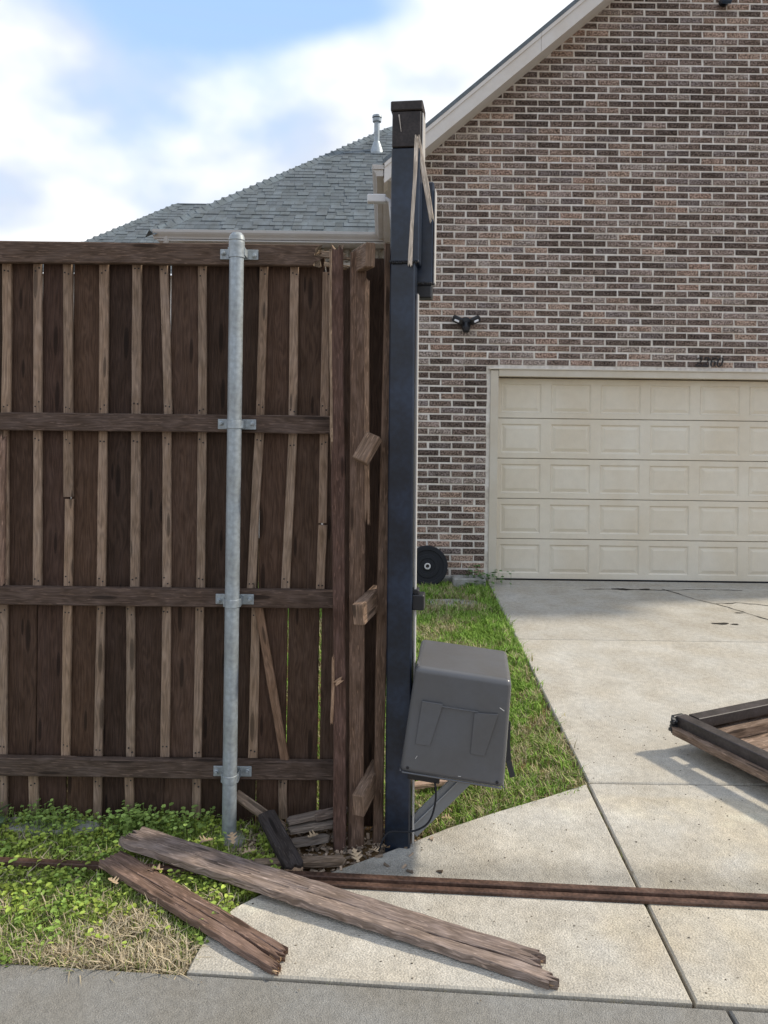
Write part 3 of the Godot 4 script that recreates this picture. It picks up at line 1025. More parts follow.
# ---------------------------------------------------------------- fence
const PICK := Color(.112, .073, .055)
const BATT := Color(.46, .352, .27)
const RAIL := Color(.19, .142, .118)
func tone(c: Color, a := .85, b := 1.15) -> Color:
	var k := R(a, b)
	var t := R(-.03, .03)
	return Color(c.r * k * (1 + t), c.g * k, c.b * k * (1 - t))
func build_fence():
	var fe := thing("wooden_fence", "tall dark brown picket fence seen from its rail side, broken at one end", "fence")
	var F := Vector3(0, 0, 1)
	# pickets between the seams
	var seams := [-2.36, -2.22, -2.08, -1.94, -1.80, -1.658, -1.515, -1.378, -1.232, -1.088, -.948, -.797, -.668, -.545, -.412, -.268, -.13, .012]
	for i in seams.size() - 1:
		var a: float = seams[i] + .0025
		var b: float = seams[i + 1] - .0025
		var lean := R(-.004, .004)
		var x := (a + b) * .5
		if i == 13: lean = -.001
		var gap := 0.0
		if i in [14, 15]: gap = .004
		var top := 2.475 + R(-.012, .008)
		if i >= 15: top = 2.44 + R(-.03, .03)
		part("picket", boardmesh(Vector3(x - lean, -.05, -3.396 + R(-.003, .002)), Vector3(x + lean, top, -3.396 + R(-.003, .002)), F, b - a - gap, .016, {col = tone(PICK, .7, 1.4), bow = .0015, rough = .0006, twist = .004}), M.picket, fe)
	# battens over the seams, in lengths between the rails: [x top, y top, x bottom, y bottom]
	var bt := [
		[-1.663, 2.45, -1.657, 1.72], [-1.527, 2.45, -1.511, .97], [-1.399, 2.45, -1.377, 1.4], [-1.236, 2.45, -1.23, 1.0], [-1.091, 2.45, -1.084, 1.0], [-.976, 2.45, -.945, 1.72], [-.805, 2.45, -.793, .98], [-.537, 2.455, -.541, 1.74], [-.399, 2.455, -.402, 1.74], [-.259, 2.40, -.264, 1.3],
		[-1.664, 1.74, -1.655, .97], [-1.377, 1.39, -1.376, .22], [-.95, 1.71, -.941, .24], [-.543, 1.73, -.575, .97], [-.398, 1.73, -.423, .97], [-.262, 1.29, -.271, .97],
		[-1.659, .96, -1.652, -.02], [-1.231, .99, -1.234, -.03], [-1.104, .99, -1.09, .2], [-.797, .97, -.80, .0], [-.551, .97, -.556, .22],
		[-1.518, .215, -1.514, .0], [-1.097, .21, -1.093, -.03], [-.424, .225, -.419, .0],
		[-1.80, 2.45, -1.80, 0.0], [-1.94, 2.45, -1.945, 0.0], [-2.08, 2.45, -2.08, 0.0], [-2.22, 2.45, -2.22, 0.0]]
	for q in bt:
		part("batten", boardmesh(Vector3(q[2], q[3], -3.377), Vector3(q[0], q[1], -3.377), F, R(.036, .041), .018, {col = tone(BATT, .86, 1.16), bow = .003, rough = .001}), M.picket, fe)
		# nail heads where it meets the rails
		var nm := MB.new()
		for ny: float in [2.39, 1.80, 1.65, 1.04, .90, .30, .15]:
			if ny > q[1] - .01 or ny < q[3] + .01: continue
			var nx := lerpf(q[2], q[0], (ny - q[3]) / (q[1] - q[3]))
			for sx: float in [-.008, .008]:
				lathe(nm, Transform3D(Basis(Vector3.RIGHT, PI / 2), Vector3(nx + sx, ny + R(-.015, .015), -3.3705)), [Vector2(.0036, -.004), Vector2(.0036, .004), Vector2(0, .0046)], 6)
		if nm.v.size(): part("nails", nm.mesh(), M.rubber, fe.get_child(fe.get_child_count() - 1))
	# a batten that has slipped
	var lb := part("batten", boardmesh(Vector3(-.414, .262, -3.36), Vector3(-.538, .945, -3.362), F, .036, .018, {col = Color(.37, .25, .175), bow = .002}), M.picket, fe)
	lb.set_meta("label", "slipped batten hanging at a slant")
	# a splintered wide batten at the left edge
	part("batten", boardmesh(Vector3(-1.672, .99, -3.36), Vector3(-1.675, 1.70, -3.36), F, .05, .02, {col = Color(.40, .28, .22), jag0 = .04, jag1 = .06}), M.flaky, fe)
	# rails
	var rails := [[2.416, 2.508, -.272, .045], [1.688, 1.766, -.20, .0], [.932, 1.01, -.19, .0], [.188, .268, -.19, .0]]
	for r in rails:
		part("rail", boardmesh(Vector3(-2.36, (r[0] + r[1]) * .5, -3.349), Vector3(r[2], (r[0] + r[1]) * .5 + .003, -3.349), F, r[1] - r[0], .037, {col = tone(RAIL, .9, 1.1), bow = .004, rough = .0015, jag1 = r[3], ecol = Color(.5, .42, .33), ch = .004}), M.flaky, fe)
	# torn slivers past the end of the top rail
	part("splinter", boardmesh(Vector3(-.30, 2.475, -3.36), Vector3(-.13, 2.468, -3.37), F, .03, .02, {col = Color(.42, .34, .27), jag0 = .02, jag1 = .08}), M.flaky, fe)
	part("splinter", boardmesh(Vector3(-.27, 2.430, -3.35), Vector3(-.15, 2.418, -3.36), F, .018, .012, {col = Color(.62, .50, .38), jag1 = .06}), M.flaky, fe)
	# galvanised post with cap and brackets
	var pm := MB.new()
	lathe(pm, Transform3D(Basis(), Vector3(-.634, 0, -3.262)), [Vector2(.0302, -.06), Vector2(.0302, 2.49)], 28)
	var post := part("metal_post", pm.mesh(), M.zinc, fe)
	var cp := MB.new()
	lathe(cp, Transform3D(Basis(), Vector3(-.634, 2.485, -3.262)), [Vector2(.0335, -.05), Vector2(.0335, .012), Vector2(.0325, .02), Vector2(.0345, .024), Vector2(.031, .042), Vector2(.02, .055), Vector2(0, .060)], 28)
	part("post_cap", cp.mesh(), M.zinc, post)
	for y: float in [2.462, 1.728, .972, .228]:
		var bk := MB.new()
		cbox(bk, Transform3D(Basis(), Vector3(-.635, y, -3.3255)), Vector3(.165, .044, .005), .0015)
		lathe(bk, Transform3D(Basis(), Vector3(-.634, y - .017, -3.262)), [Vector2(.0304, 0), Vector2(.0335, .002), Vector2(.0335, .032), Vector2(.0304, .034)], 24)
		cbox(bk, Transform3D(Basis(), Vector3(-.668, y, -3.29)), Vector3(.005, .034, .07), .001)
		cbox(bk, Transform3D(Basis(), Vector3(-.600, y, -3.29)), Vector3(.005, .034, .07), .001)
		for sx: float in [-.068, .066]:
			lathe(bk, Transform3D(Basis(Vector3.RIGHT, PI / 2), Vector3(-.635 + sx, y + R(-.006, .006), -3.323)), [Vector2(.011, 0), Vector2(.011, .006), Vector2(.007, .008), Vector2(.007, .018), Vector2(0, .019)], 6)
		part("bracket", bk.mesh(), M.zinc, post)
	# uprights at the broken end
	var up := [
		[Vector3(-.166, -.04, -3.20), Vector3(-.203, 2.497, -3.262), .052, .040, Color(.19, .125, .105), .03],
		[Vector3(-.094, -.04, -3.225), Vector3(-.119, 2.475, -3.262), .066, .038, Color(.25, .175, .135), .02],
		[Vector3(.003, -.04, -3.255), Vector3(.010, 2.497, -3.248), .043, .034, Color(.27, .19, .145), .0]]
	for u in up:
		part("upright", boardmesh(u[0], u[1], Vector3(.12, 0, 1), u[2], u[3], {col = u[4], bow = .006, rough = .002, jag1 = u[5], ecol = Color(.45, .36, .28), n = 12, ch = .004}), M.flaky, fe)
	# pale torn strips along the uprights
	part("splinter", boardmesh(Vector3(-.217, 1.55, -3.222), Vector3(-.232, 2.485, -3.245), F, .014, .010, {col = Color(.55, .42, .31), jag0 = .2, jag1 = .03}), M.flaky, fe)
	part("splinter", boardmesh(Vector3(-.066, 1.30, -3.232), Vector3(-.078, 2.36, -3.245), F, .022, .014, {col = Color(.42, .30, .22), jag0 = .1, jag1 = .03}), M.flaky, fe)
	part("splinter", boardmesh(Vector3(-.20, .48, -3.19), Vector3(-.198, .78, -3.20), Vector3(-.5, 0, 1), .012, .010, {col = Color(.60, .42, .30), jag0 = .05, jag1 = .05}), M.flaky, fe)
	part("splinter", boardmesh(Vector3(-.195, .66, -3.182), Vector3(-.155, .685, -3.182), F, .022, .008, {col = Color(.66, .47, .33), jag0 = .02, jag1 = .02}), M.flaky, fe)
	# sawn-off ends of the rails of the missing gate panel
	var stubs := [
		[Vector3(-0.095, 2.428, -3.21), Vector3(.04, .10, .22), Vector3(.05, .30, 0)],
		[Vector3(-0.067, 1.637, -3.15), Vector3(.066, .125, .042), Vector3(-.45, -.35, -.36)],
		[Vector3(-0.052000000000000005, 0.985, -3.21), Vector3(.048, .088, .26), Vector3(.10, -.32, .05)],
		[Vector3(-0.046, 0.218, -3.2199999999999998), Vector3(.048, .092, .26), Vector3(.14, -.30, .0)]]
	for s in stubs:
		var sb := MB.new()
		cbox(sb, Transform3D(Basis.from_euler(s[2]), s[0]), s[1], .004, Color(.34, .25, .19), Vector2(R(0, 1), R(0, 1)))
		part("rail_stub", sb.mesh(), M.flaky, fe)
	# footing at the foot of the post
	var ft := MB.new()
	lathe(ft, Transform3D(Basis(), Vector3(-.632, -.05, -3.25)), [Vector2(.075, 0), Vector2(.07, .03), Vector2(.05, .040), Vector2(0, .042)], 14)
	part("footing", ft.mesh(), M.stone, fe)

# ---------------------------------------------------------------- gate post
func build_gate_post():
	var g := thing("gate_post", "tall black square steel gate post with torn pale trim near its top", "post", Vector3(.079, 0, -3.21))
	var turn := Basis(Vector3.UP, deg_to_rad(-8.0))
	var mb := MB.new()
	# lean: foot 9 mm right of the top of the lower tube
	var lx := Basis(Vector3.BACK, .004)
	cbox(mb, Transform3D(turn * lx, Vector3(0, 1.30, 0)), Vector3(.104, 2.68, .104), .006)
	part("tube", mb.mesh(), M.steel, g)
	mb = MB.new()
	cbox(mb, Transform3D(turn, Vector3(.004, 2.638, .006)), Vector3(.118, .466, .118), .004)
	part("sleeve", mb.mesh(), M.steel, g)
	mb = MB.new()
	cbox(mb, Transform3D(turn, Vector3(.006, 2.948, .006)), Vector3(.119, .148, .119), .004)
	part("sleeve_top", mb.mesh(), M.steel_brown, g)
	mb = MB.new()
	cbox(mb, Transform3D(turn, Vector3(.006, 3.042, .006)), Vector3(.132, .04, .132), .004)
	part("post_cap", mb.mesh(), M.steel_brown, g)
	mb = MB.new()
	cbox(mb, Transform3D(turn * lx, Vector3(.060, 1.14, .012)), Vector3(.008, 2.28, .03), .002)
	part("sunlit_edge_strip", mb.mesh(), M.gutter, g)  # added pale strip, stands in for the sunlit right edge of the tube
	# weld bead under the sleeve
	mb = MB.new()
	for k in 14:
		cbox(mb, Transform3D(turn * Basis(Vector3.BACK, R(-.5, .5)), Vector3(.003, 2.404, .005) + turn * Vector3(-.055 + k * .0085, R(-.002, .002), .055)), Vector3(.012, .012, .012), .004)
	part("weld_bead", mb.mesh(), M.black, g)
	# second tube hanging behind, right of the post
	mb = MB.new()
	cbox(mb, Transform3D(turn, Vector3(.083, 2.55, -.10)), Vector3(.085, .44, .085), .005)
	part("rear_tube", mb.mesh(), M.steel, g)
	mb = MB.new()
	cbox(mb, Transform3D(turn, Vector3(.087, 2.305, -.10)), Vector3(.07, .055, .075), .005)
	part("rear_tube_end", mb.mesh(), M.black, g)
	mb = MB.new()
	for k in 10:
		cbox(mb, Transform3D(Basis(Vector3.BACK, R(-.6, .6)), Vector3(.045 + k * .0085, 2.337 + R(-.003, .003), -.055)), Vector3(.014, .011, .012), .004)
	part("weld_bead", mb.mesh(), M.black, g)
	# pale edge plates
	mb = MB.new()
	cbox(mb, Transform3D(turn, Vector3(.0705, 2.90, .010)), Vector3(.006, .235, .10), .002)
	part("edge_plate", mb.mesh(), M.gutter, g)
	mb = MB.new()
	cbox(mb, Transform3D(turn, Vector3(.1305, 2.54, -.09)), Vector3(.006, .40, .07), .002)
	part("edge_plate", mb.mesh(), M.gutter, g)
	# torn strips of pale trim
	var m1 := MB.new()
	board(m1, Vector3(.022, 2.38, .072), Vector3(.037, 2.925, .071), Vector3(0, 0, 1), .016, .005, {col = Color(1, .93, .83), jag0 = .03, jag1 = .05, ch = .001, bow = .004})
	part("trim_strip", m1.mesh(), M.flaky, g)
	m1 = MB.new()
	board(m1, Vector3(.112, 2.565, .035), Vector3(.040, 2.925, .072), Vector3(0, 0, 1), .022, .005, {col = Color(1, .93, .83), jag0 = .04, jag1 = .05, ch = .001, bow = .006})
	part("trim_strip", m1.mesh(), M.flaky, g)
	# bent light metal guide arm to the left of the post
	mb = MB.new()
	for q in [[Vector3(-.158, 2.683, -.02), Vector3(-.085, 2.683, -.02)], [Vector3(-.085, 2.683, -.02), Vector3(-.064, 2.668, -.02)], [Vector3(-.064, 2.668, -.02), Vector3(-.056, 2.60, -.02)], [Vector3(-.056, 2.60, -.02), Vector3(-.053, 2.52, -.02)]]:
		var d: Vector3 = q[1] - q[0]
		var an := atan2(d.y, d.x)
		cbox(mb, Transform3D(Basis(Vector3.BACK, an), (q[0] + q[1]) * .5), Vector3(d.length() + .006, .034 if absf(an) < .3 else .016, .04), .004)
	part("guide_arm", mb.mesh(), M.white_metal, g)
	# latch keeper on the right
	mb = MB.new()
	cbox(mb, Transform3D(turn, Vector3(.075, 1.005, .01)), Vector3(.05, .064, .07), .004)
	cbox(mb, Transform3D(turn, Vector3(.062, 1.047, .01)), Vector3(.03, .02, .05), .003)
	part("latch_keeper", mb.mesh(), M.black, g)
	# a pale scratch line of bare metal
	mb = MB.new()
	board(mb, Vector3(-.024, 2.935, .0665), Vector3(-.034, 3.005, .0665), Vector3(0, 0, 1), .0035, .002, {ch = .0004, bow = 0.0, col = Color(.8, .78, .75)})
	part("scratch", mb.mesh(), M.flaky, g)

# ---------------------------------------------------------------- gate operator
func build_operator():
	var g := thing("gate_operator", "grey plastic gate motor cover knocked askew against the black steel post", "gate motor", Vector3(.307, .539, -3.05))
	g.rotation = Vector3(.007, -.112, -.099)
	var mb := MB.new()
	rbox(mb, .385, .418, .428, .395, .42, .022)
	var body := part("cover", mb.mesh(), M.cover, g)
	# low relief on the front: two outlined pads and a bar
	var pads := [[V2([-.158, .090, -.100, .090, -.066, -.085, -.150, -.085])], [V2([.062, .095, .118, .095, .152, -.078, .060, -.070])]]
	for p in pads:
		var pm := MB.new()
		slab(pm, p[0], 0, .0018, .0012)
		var o := part("front_relief", pm.mesh(), M.cover, body)
		o.transform = Transform3D(Basis(Vector3.RIGHT, -PI / 2).rotated(Vector3.RIGHT, PI) , Vector3(0, 0, -.0005))
	for e in [[Vector3(-.072, .075, 0), Vector3(.075, .075, 0)]]:
		var pm := MB.new()
		cbox(pm, Transform3D(Basis(), (e[0] + e[1]) * .5), Vector3(.147, .004, .006), .001)
		part("front_relief", pm.mesh(), M.cover, body)
	# scuffs of bare pale plastic and lid screws
	for q in [[Vector3(-.148, -.142, .0006), 1.1, .014], [Vector3(.165, .10, .0006), -.5, .022], [Vector3(.03, -.19, .0006), .1, .012]]:
		var pm := MB.new()
		cbox(pm, Transform3D(Basis(Vector3.BACK, q[1]), q[0]), Vector3(q[2], .0022, .002), .0006)
		part("scuff", pm.mesh(), M.gutter, body)
	for q in [Vector3(-.178, -.19, .0), Vector3(.178, -.19, .0)]:
		var pm := MB.new()
		lathe(pm, Transform3D(Basis(Vector3.RIGHT, PI / 2), q), [Vector2(.006, -.002), Vector2(.006, .002), Vector2(.0, .003)], 10)
		part("screw", pm.mesh(), M.black, body)
	# lip round the lower edge
	mb = MB.new()
	for q in [[Vector3(0, -.211, -.002), Vector3(.40, .006, .008)], [Vector3(-.206, -.211, -.21), Vector3(.008, .006, .40)], [Vector3(.206, -.211, -.21), Vector3(.008, .006, .40)]]:
		cbox(mb, Transform3D(Basis(), q[0]), q[1], .002)
	part("lower_lip", mb.mesh(), M.cover, body)
	# chassis plate and motor under the cover
	mb = MB.new()
	cbox(mb, Transform3D(Basis(), Vector3(-.03, -.222, -.20)), Vector3(.30, .018, .34), .003)
	cbox(mb, Transform3D(Basis(), Vector3(-.11, -.235, -.08)), Vector3(.13, .03, .10), .003)
	part("chassis", mb.mesh(), M.black, g)
	# bent steel stand from the foot of the post up to the chassis
	var inv := g.transform.affine_inverse()
	mb = MB.new()
	board(mb, inv * Vector3(.135, .045, -3.215), inv * Vector3(.42, .31, -3.25), inv.basis * Vector3(.2, .25, 1), .075, .012, {ch = .002, bow = 0.0, n = 2, twist = 0.0})
	part("stand", mb.mesh(), mat(lin(.22, .23, .24), .45, null, {metal = .3}), g)
	mb = MB.new()
	board(mb, inv * Vector3(.138, .062, -3.203), inv * Vector3(.40, .305, -3.238), inv.basis * Vector3(.2, .25, 1), .006, .008, {ch = .001, bow = 0.0, n = 2, twist = 0.0})
	part("stand_rib", mb.mesh(), mat(lin(.3, .31, .32), .4, null, {metal = .3}), g)
	# strap on the right and the loose cable
	mb = MB.new()
	var sp := [Vector3(.205, .01, -.12), Vector3(.21, -.06, -.11), Vector3(.222, -.14, -.10), Vector3(.245, -.20, -.09)]
	for i in 3: board(mb, sp[i], sp[i + 1], Vector3(.3, .1, 1), .022, .004, {ch = .001, bow = 0.0, n = 1})
	part("strap", mb.mesh(), M.black, g)
	mb = MB.new()
	cbox(mb, Transform3D(Basis(), Vector3(.196, -.175, -.05)), Vector3(.02, .05, .03), .004)
	part("latch", mb.mesh(), M.black, g)
	var cv := Curve3D.new()
	for p in [[Vector3(.222, .315, -3.06), Vector3(.006, -.04, 0)], [Vector3(.218, .19, -3.08), Vector3(-.012, -.045, 0)], [Vector3(.15, .098, -3.11), Vector3(-.04, -.014, 0)], [Vector3(.05, .078, -3.135), Vector3(-.03, -.006, 0)], [Vector3(.0, .0, -3.13), Vector3(-.01, -.02, 0)]]:
		cv.add_point(inv * p[0], inv.basis * -p[1], inv.basis * p[1])
	cv.bake_interval = .006
	var path := []
	for k in 60: path.append(cv.sample_baked(cv.get_baked_length() * k / 59.0, true))
	mb = MB.new()
	tube(mb, path, .004, 8)
	part("cable", mb.mesh(), M.rubber, g)

# ---------------------------------------------------------------- fallen gate
func build_fallen_gate():
	var e1 := Vector3(.908, 0, -.419)
	var e2 := Vector3(.419, 0, .908)
	var top := .19
	var K := Vector3(1.575, top, -4.11)
	var g := thing("fallen_gate", "fallen dark framed wooden gate panel lying flat across the driveway", "gate", K)
	var L := 2.9
	var D := 2.3
	var dark := Color(.13, .14, .16)
	var P := func(a: float, b: float, y: float): return e1 * a + e2 * b + Vector3(0, y, 0)
	# steel frame
	var q := [[P.call(0.0, .045, -.027), P.call(L, .045, -.027)], [P.call(.045, -.0, -.028), P.call(.045, D, -.028)], [P.call(.09, D - .04, -.027), P.call(L, D - .04, -.027)]]
	var frame_mat: Material = M.steel_frame if M.has("steel_frame") else mat(lin(.46, .43, .43), .55, [M.track.albedo_texture, M.track.normal_texture], {tri = .45, vc = true, nscale = .2, spec = .5, world = false})
	for i in 3:
		var a: Vector3 = q[i][0]
		var b: Vector3 = q[i][1]
		if i == 0: a = P.call(.092, .045, -.027)
		part("frame_beam", boardmesh(a, b, Vector3.UP, .07, .056, {ch = .003, bow = 0.0, twist = 0.0, rough = .0004, col = dark}), frame_mat, g)
	# wooden rails under the steel
	var w := [[P.call(-.002, -.01, -.073), P.call(-.002, D, -.073), .062, .036], [P.call(.05, .02, -.085), P.call(L, .02, -.085), .06, .05], [P.call(.10, .20, -.045), P.call(L, .20, -.045), .045, .05]]
	for r in w:
		part("gate_rail", boardmesh(r[0], r[1], Vector3.UP, r[2], r[3], {col = tone(Color(.31, .235, .185)), ch = .003, jag0 = .03, rough = .002, n = 10}), M.flaky, g)
	# infill boards
	for k in 14:
		var b0 := .05 + k * .148
		part("infill_board", boardmesh(P.call(.095, b0 + .07, -.085 + R(-.003, .003)), P.call(L, b0 + .07, -.085 + R(-.003, .003)), Vector3.UP, .1475, .016, {col = tone(Color(.36, .28, .23), .8, 1.2), n = 4}), M.flaky, g)
	# the broken fitting at the corner
	var mb := MB.new()
	cbox(mb, Transform3D(Basis(e1, Vector3.UP, e2), P.call(.033, -.012, -.05)), Vector3(.078, .098, .022), .004)
	part("end_plate", mb.mesh(), M.black, g)
	mb = MB.new()
	for k in 7:
		cbox(mb, Transform3D(Basis.from_euler(Vector3(R(-.4, .4), R(-.6, .6), R(-.4, .4))), P.call(.0 + R(-.008, .012), -.008 + R(-.012, .012), -.02 - k * .011)), Vector3(.035, .018, .03), .004)
	part("hinge_fitting", mb.mesh(), M.black, g)
	# sleepers that carry it
	for p in [[1.25, "weathered timber sleeper under the middle of the fallen gate"], [2.6, "weathered timber sleeper under the far end of the fallen gate"]]:
		var at: Vector3 = P.call(p[0], .9, 0.0) + K
		at.y = 0
		var hgt := top - .112
		var b := part("timber_sleeper", boardmesh(e2 * -.8 + Vector3(0, hgt * .5, 0), e2 * 1.2 + Vector3(0, hgt * .5, 0), Vector3.UP, .14, hgt, {col = Color(.24, .18, .14)}), M.flaky, self, at)
		tag(b, p[1], "sleeper")

# ---------------------------------------------------------------- loose lumber
func plank(called: String, label: String, outline: Array, t: float, a: Vector3, b: Vector3, col: Color, roll := 0.0, pitch_lift := 0.0, m: Material = null) -> Node3D:
	# outline in metres: x along the board from a, y across; lies with its lower face at a.y / b.y
	var mb := MB.new()
	slab(mb, V2(outline), 0.0, t, .003, col, true, Vector2(R(0, 1), R(0, 1)))
	var o := MeshInstance3D.new()
	o.name = numbered(called)
	o.mesh = mb.mesh()
	o.material_override = M.flaky if m == null else m
	add_child(o)
	var ax := (b - a).normalized()
	var sd := ax.cross(Vector3.UP).normalized()
	var up := sd.cross(ax)
	o.transform = Transform3D(Basis(ax, up, sd) * Basis(Vector3.RIGHT, roll), a)
	tag(o, label, "plank")
	return o

# a board broken lengthwise along the grain: two strips with a ragged seam, ragged pale ends
func split_board(called: String, label: String, L: float, w: float, t: float, seam: float, a: Vector3, b: Vector3, c0: Color, c1: Color, roll: float, open: float, ends: Array, pt: Array):
	var o := Node3D.new()
	o.name = numbered(called)
	add_child(o)
	tag(o, label, "plank")
	var ax := (b - a).normalized()
	var sd := ax.cross(Vector3.UP).normalized()
	o.transform = Transform3D(Basis(ax, sd.cross(ax), sd) * Basis(Vector3.RIGHT, roll), a)
	var n := int(L / .035)
	var mid := []
	var walk := seam
	for i in n + 1:
		walk = lerpf(walk + R(-.004, .004), seam, .12)
		mid.append(walk)
	var uo := Vector2(R(0, 1), R(0, 1))
	for k in 2:
		var sg := -1.0 if k == 0 else 1.0
		var far := []     # outer edge
		var near := []    # seam edge
		var l1 := L + float(ends[k])
		for i in n + 1:
			var x := l1 * i / n
			var op := maxf(0.0, (float(i) / n - .72) / .28) * open * .12
			far.append(Vector2(x, sg * w * .5 + R(-.0022, .0022)))
			near.append(Vector2(x, mid[i] + sg * (.0010 + op * .5)))
		# ragged tips: points across the end, some standing out
		var tip1 := []
		var tip0 := []
		for m in 6:
			var f := (m + .5) / 6.0
			var y1: float = lerpf(near[n].y, far[n].y, f)
			tip1.append(Vector2(l1 + R(-.012, .006) + (float(pt[0]) * R(.4, 1.0) if m % 2 == 0 else -.012), y1))
			var y0: float = lerpf(far[0].y, near[0].y, f)
			tip0.append(Vector2(R(-.012, .012) - (float(pt[1]) * .35 * R(.2, 1.0) if m % 2 == 1 else 0.0), y0))
		var pg := PackedVector2Array()
		for p in near: pg.push_back(p)
		for p in tip1: pg.push_back(p)
		far.reverse()
		for p in far: pg.push_back(p)
		for p in tip0: pg.push_back(p)
		var mb := MB.new()
		var col := c0 if k == 0 else c1
		var lift := R(.0, .003)
		slab(mb, pg, 0.0, t + lift, .0018, col, true, uo)
		part("strip", mb.mesh(), M.flaky, o)
		# raw pale wood in the break
		var raw := MB.new()
		for m in 4:
			var f := (m + R(.2, .8)) / 4.0
			var y := lerpf(mid[n] + sg * .006, sg * w * .45, f)
			board(raw, Vector3(l1 - .03, t * R(.25, .7), y), Vector3(l1 + R(.004, .022), t * R(.25, .7), y + R(-.004, .004)), Vector3.UP, R(.006, .013), R(.004, .008), {col = Color(.72, .52, .33), jag1 = .014, ch = .001, n = 1, bow = 0.0})
		part("raw_end", raw.mesh(), M.flaky, o)
	# lifted slivers of grain on the upper face
	for i in 9:
		var x := R(.08, L - .15)
		var y := R(-w * .42, w * .42)
		var ln := R(.05, .22)
		var sl := MB.new()
		board(sl, Vector3(x, t + .001, y), Vector3(x + ln, t + R(.002, .005), y + R(-.006, .006)), Vector3.UP, R(.003, .008), .003, {col = tone(c1, .7, 1.5), jag0 = .02, jag1 = .02, ch = .0006, n = 2, bow = .001})
		part("sliver", sl.mesh(), M.flaky, o)

func jag_outline(L: float, w: float, left: Array, right: Array, wob := .0025) -> Array:
	var o := []
	for p in left: o.append_array([p[0], p[1]])           # from far side (-w/2) to near side at x ~ 0, drawn upward
	var n := int(L / .12)
	for i in range(1, n): o.append_array([L * i / n, w * .5 + R(-wob, wob)])
	for p in right: o.append_array([L + p[0], p[1]])
	for i in range(n - 1, 0, -1): o.append_array([L * i / n, -w * .5 + R(-wob, wob)])
	return o

func build_lumber():
	split_board("broken_plank", "long weathered purplish brown plank with splintered ends lying over grass and concrete", 1.70, .116, .026, .010,
		Vector3(-.985, .046, -3.10), Vector3(.545, .004, -2.44), Color(.36, .30, .275), Color(.43, .36, .325), .05, .05, [-.075, -.02], [.03, .10])
	split_board("split_plank", "short dark red brown plank split into two prongs, lying on grass", .92, .105, .021, .004,
		Vector3(-1.045, .020, -3.00), Vector3(-.315, .003, -2.475), Color(.29, .205, .17), Color(.33, .24, .20), -.05, .12, [-.03, .0], [.02, .03])
	# charcoal short board leaning from the rubble
	plank("short_board", "short charcoal board with a pale broken end beside the fence rubble",
		jag_outline(.335, .072, [[.004, -.036], [-.004, -.01], [.004, .036]], [[-.012, .036], [.004, .018], [-.01, .0], [.01, -.018], [-.006, -.036]]),
		.03, Vector3(-.478, .062, -3.265), Vector3(-.325, .006, -2.985), Color(.085, .075, .075), .08)
	plank("split_end", "pale splintered wood chip at the end of the charcoal board",
		[0, -.03, .05, -.035, .07, -.01, .055, .0, .075, .02, .05, .034, .01, .03], .016, Vector3(-.345, .003, -3.01), Vector3(-.315, .003, -2.955), Color(.62, .45, .31))
	# slanting batten scrap at the foot of the fence
	plank("batten_scrap", "pale batten scrap slanting down beside the galvanised post",
		[0, -.02, .25, -.021, .262, .004, .25, .021, .0, .02], .02, Vector3(-.62, .125, -3.325), Vector3(-.425, .02, -3.275), Color(.42, .34, .27), .6)
	# broken grey slabs in the rubble
	var bits := [
		[Vector3(-.385, .045, -3.255), Vector3(-.245, .062, -3.285), .16, .05, .016, Color(.33, .29, .255)],
		[Vector3(-.27, .060, -3.265), Vector3(-.15, .075, -3.30), .14, .045, .018, Color(.30, .25, .22)],
		[Vector3(-.375, .018, -3.235), Vector3(-.19, .035, -3.265), .19, .055, .018, Color(.36, .32, .285)],
		[Vector3(-.36, -.004, -3.17), Vector3(-.21, -.002, -3.215), .16, .06, .018, Color(.30, .27, .24)],
		[Vector3(-.75, -.012, -3.01), Vector3(-.16, -.008, -3.055), .62, .038, .024, Color(.33, .265, .205)]]
	for q in bits:
		var n := "rubble_board"
		plank(n, ["upper grey wood slab in the rubble at the fence foot", "short grey wood slab wedged by the broken upright", "middle grey wood slab in the rubble at the fence foot", "lowest grey wood slab half sunk in the rubble", "long tan batten lying on the dirt behind the big plank"][bits.find(q)],
			jag_outline(q[2], q[3], [[.01, -q[3] / 2], [-.006, 0], [.004, q[3] / 2]], [[-.01, q[3] / 2], [.006, .004], [-.014, -q[3] / 2]]), q[4], q[0], q[1], q[5], R(-.15, .15))
	# pale board scrap behind the gate motor
	plank("board_scrap", "pale board scrap lying on the lawn behind the gate motor", [0, -.02, .45, -.022, .46, .02, .0, .02], .02, Vector3(.10, .015, -3.62), Vector3(.52, .018, -3.75), Color(.62, .47, .38))
	# long steel track
	var tr := thing("steel_track", "long brown steel track lying across the concrete and into the grass", "track", Vector3(-1.95, 0, -3.030))
	var a := Vector3.ZERO
	var b := Vector3(4.45, 0, .258)
	var off := Vector3(-.058, 0, 1).normalized()
	part("upper_bar", boardmesh(a + Vector3(0, .012, 0), b + Vector3(0, .012, 0), Vector3.UP, .030, .022, {ch = .003, bow = .003, rough = .0006, col = Color(.62, .58, .58)}), M.track, tr)
	part("lower_bar", boardmesh(a + Vector3(1.5, .0085 + 0.0, .087) + off * .034, b + Vector3(0, .0085, 0) + off * .034, Vector3.UP, .028, .015, {ch = .003, bow = .003, rough = .0006, col = Color(1.0, 1.0, 1.0)}), M.track, tr)

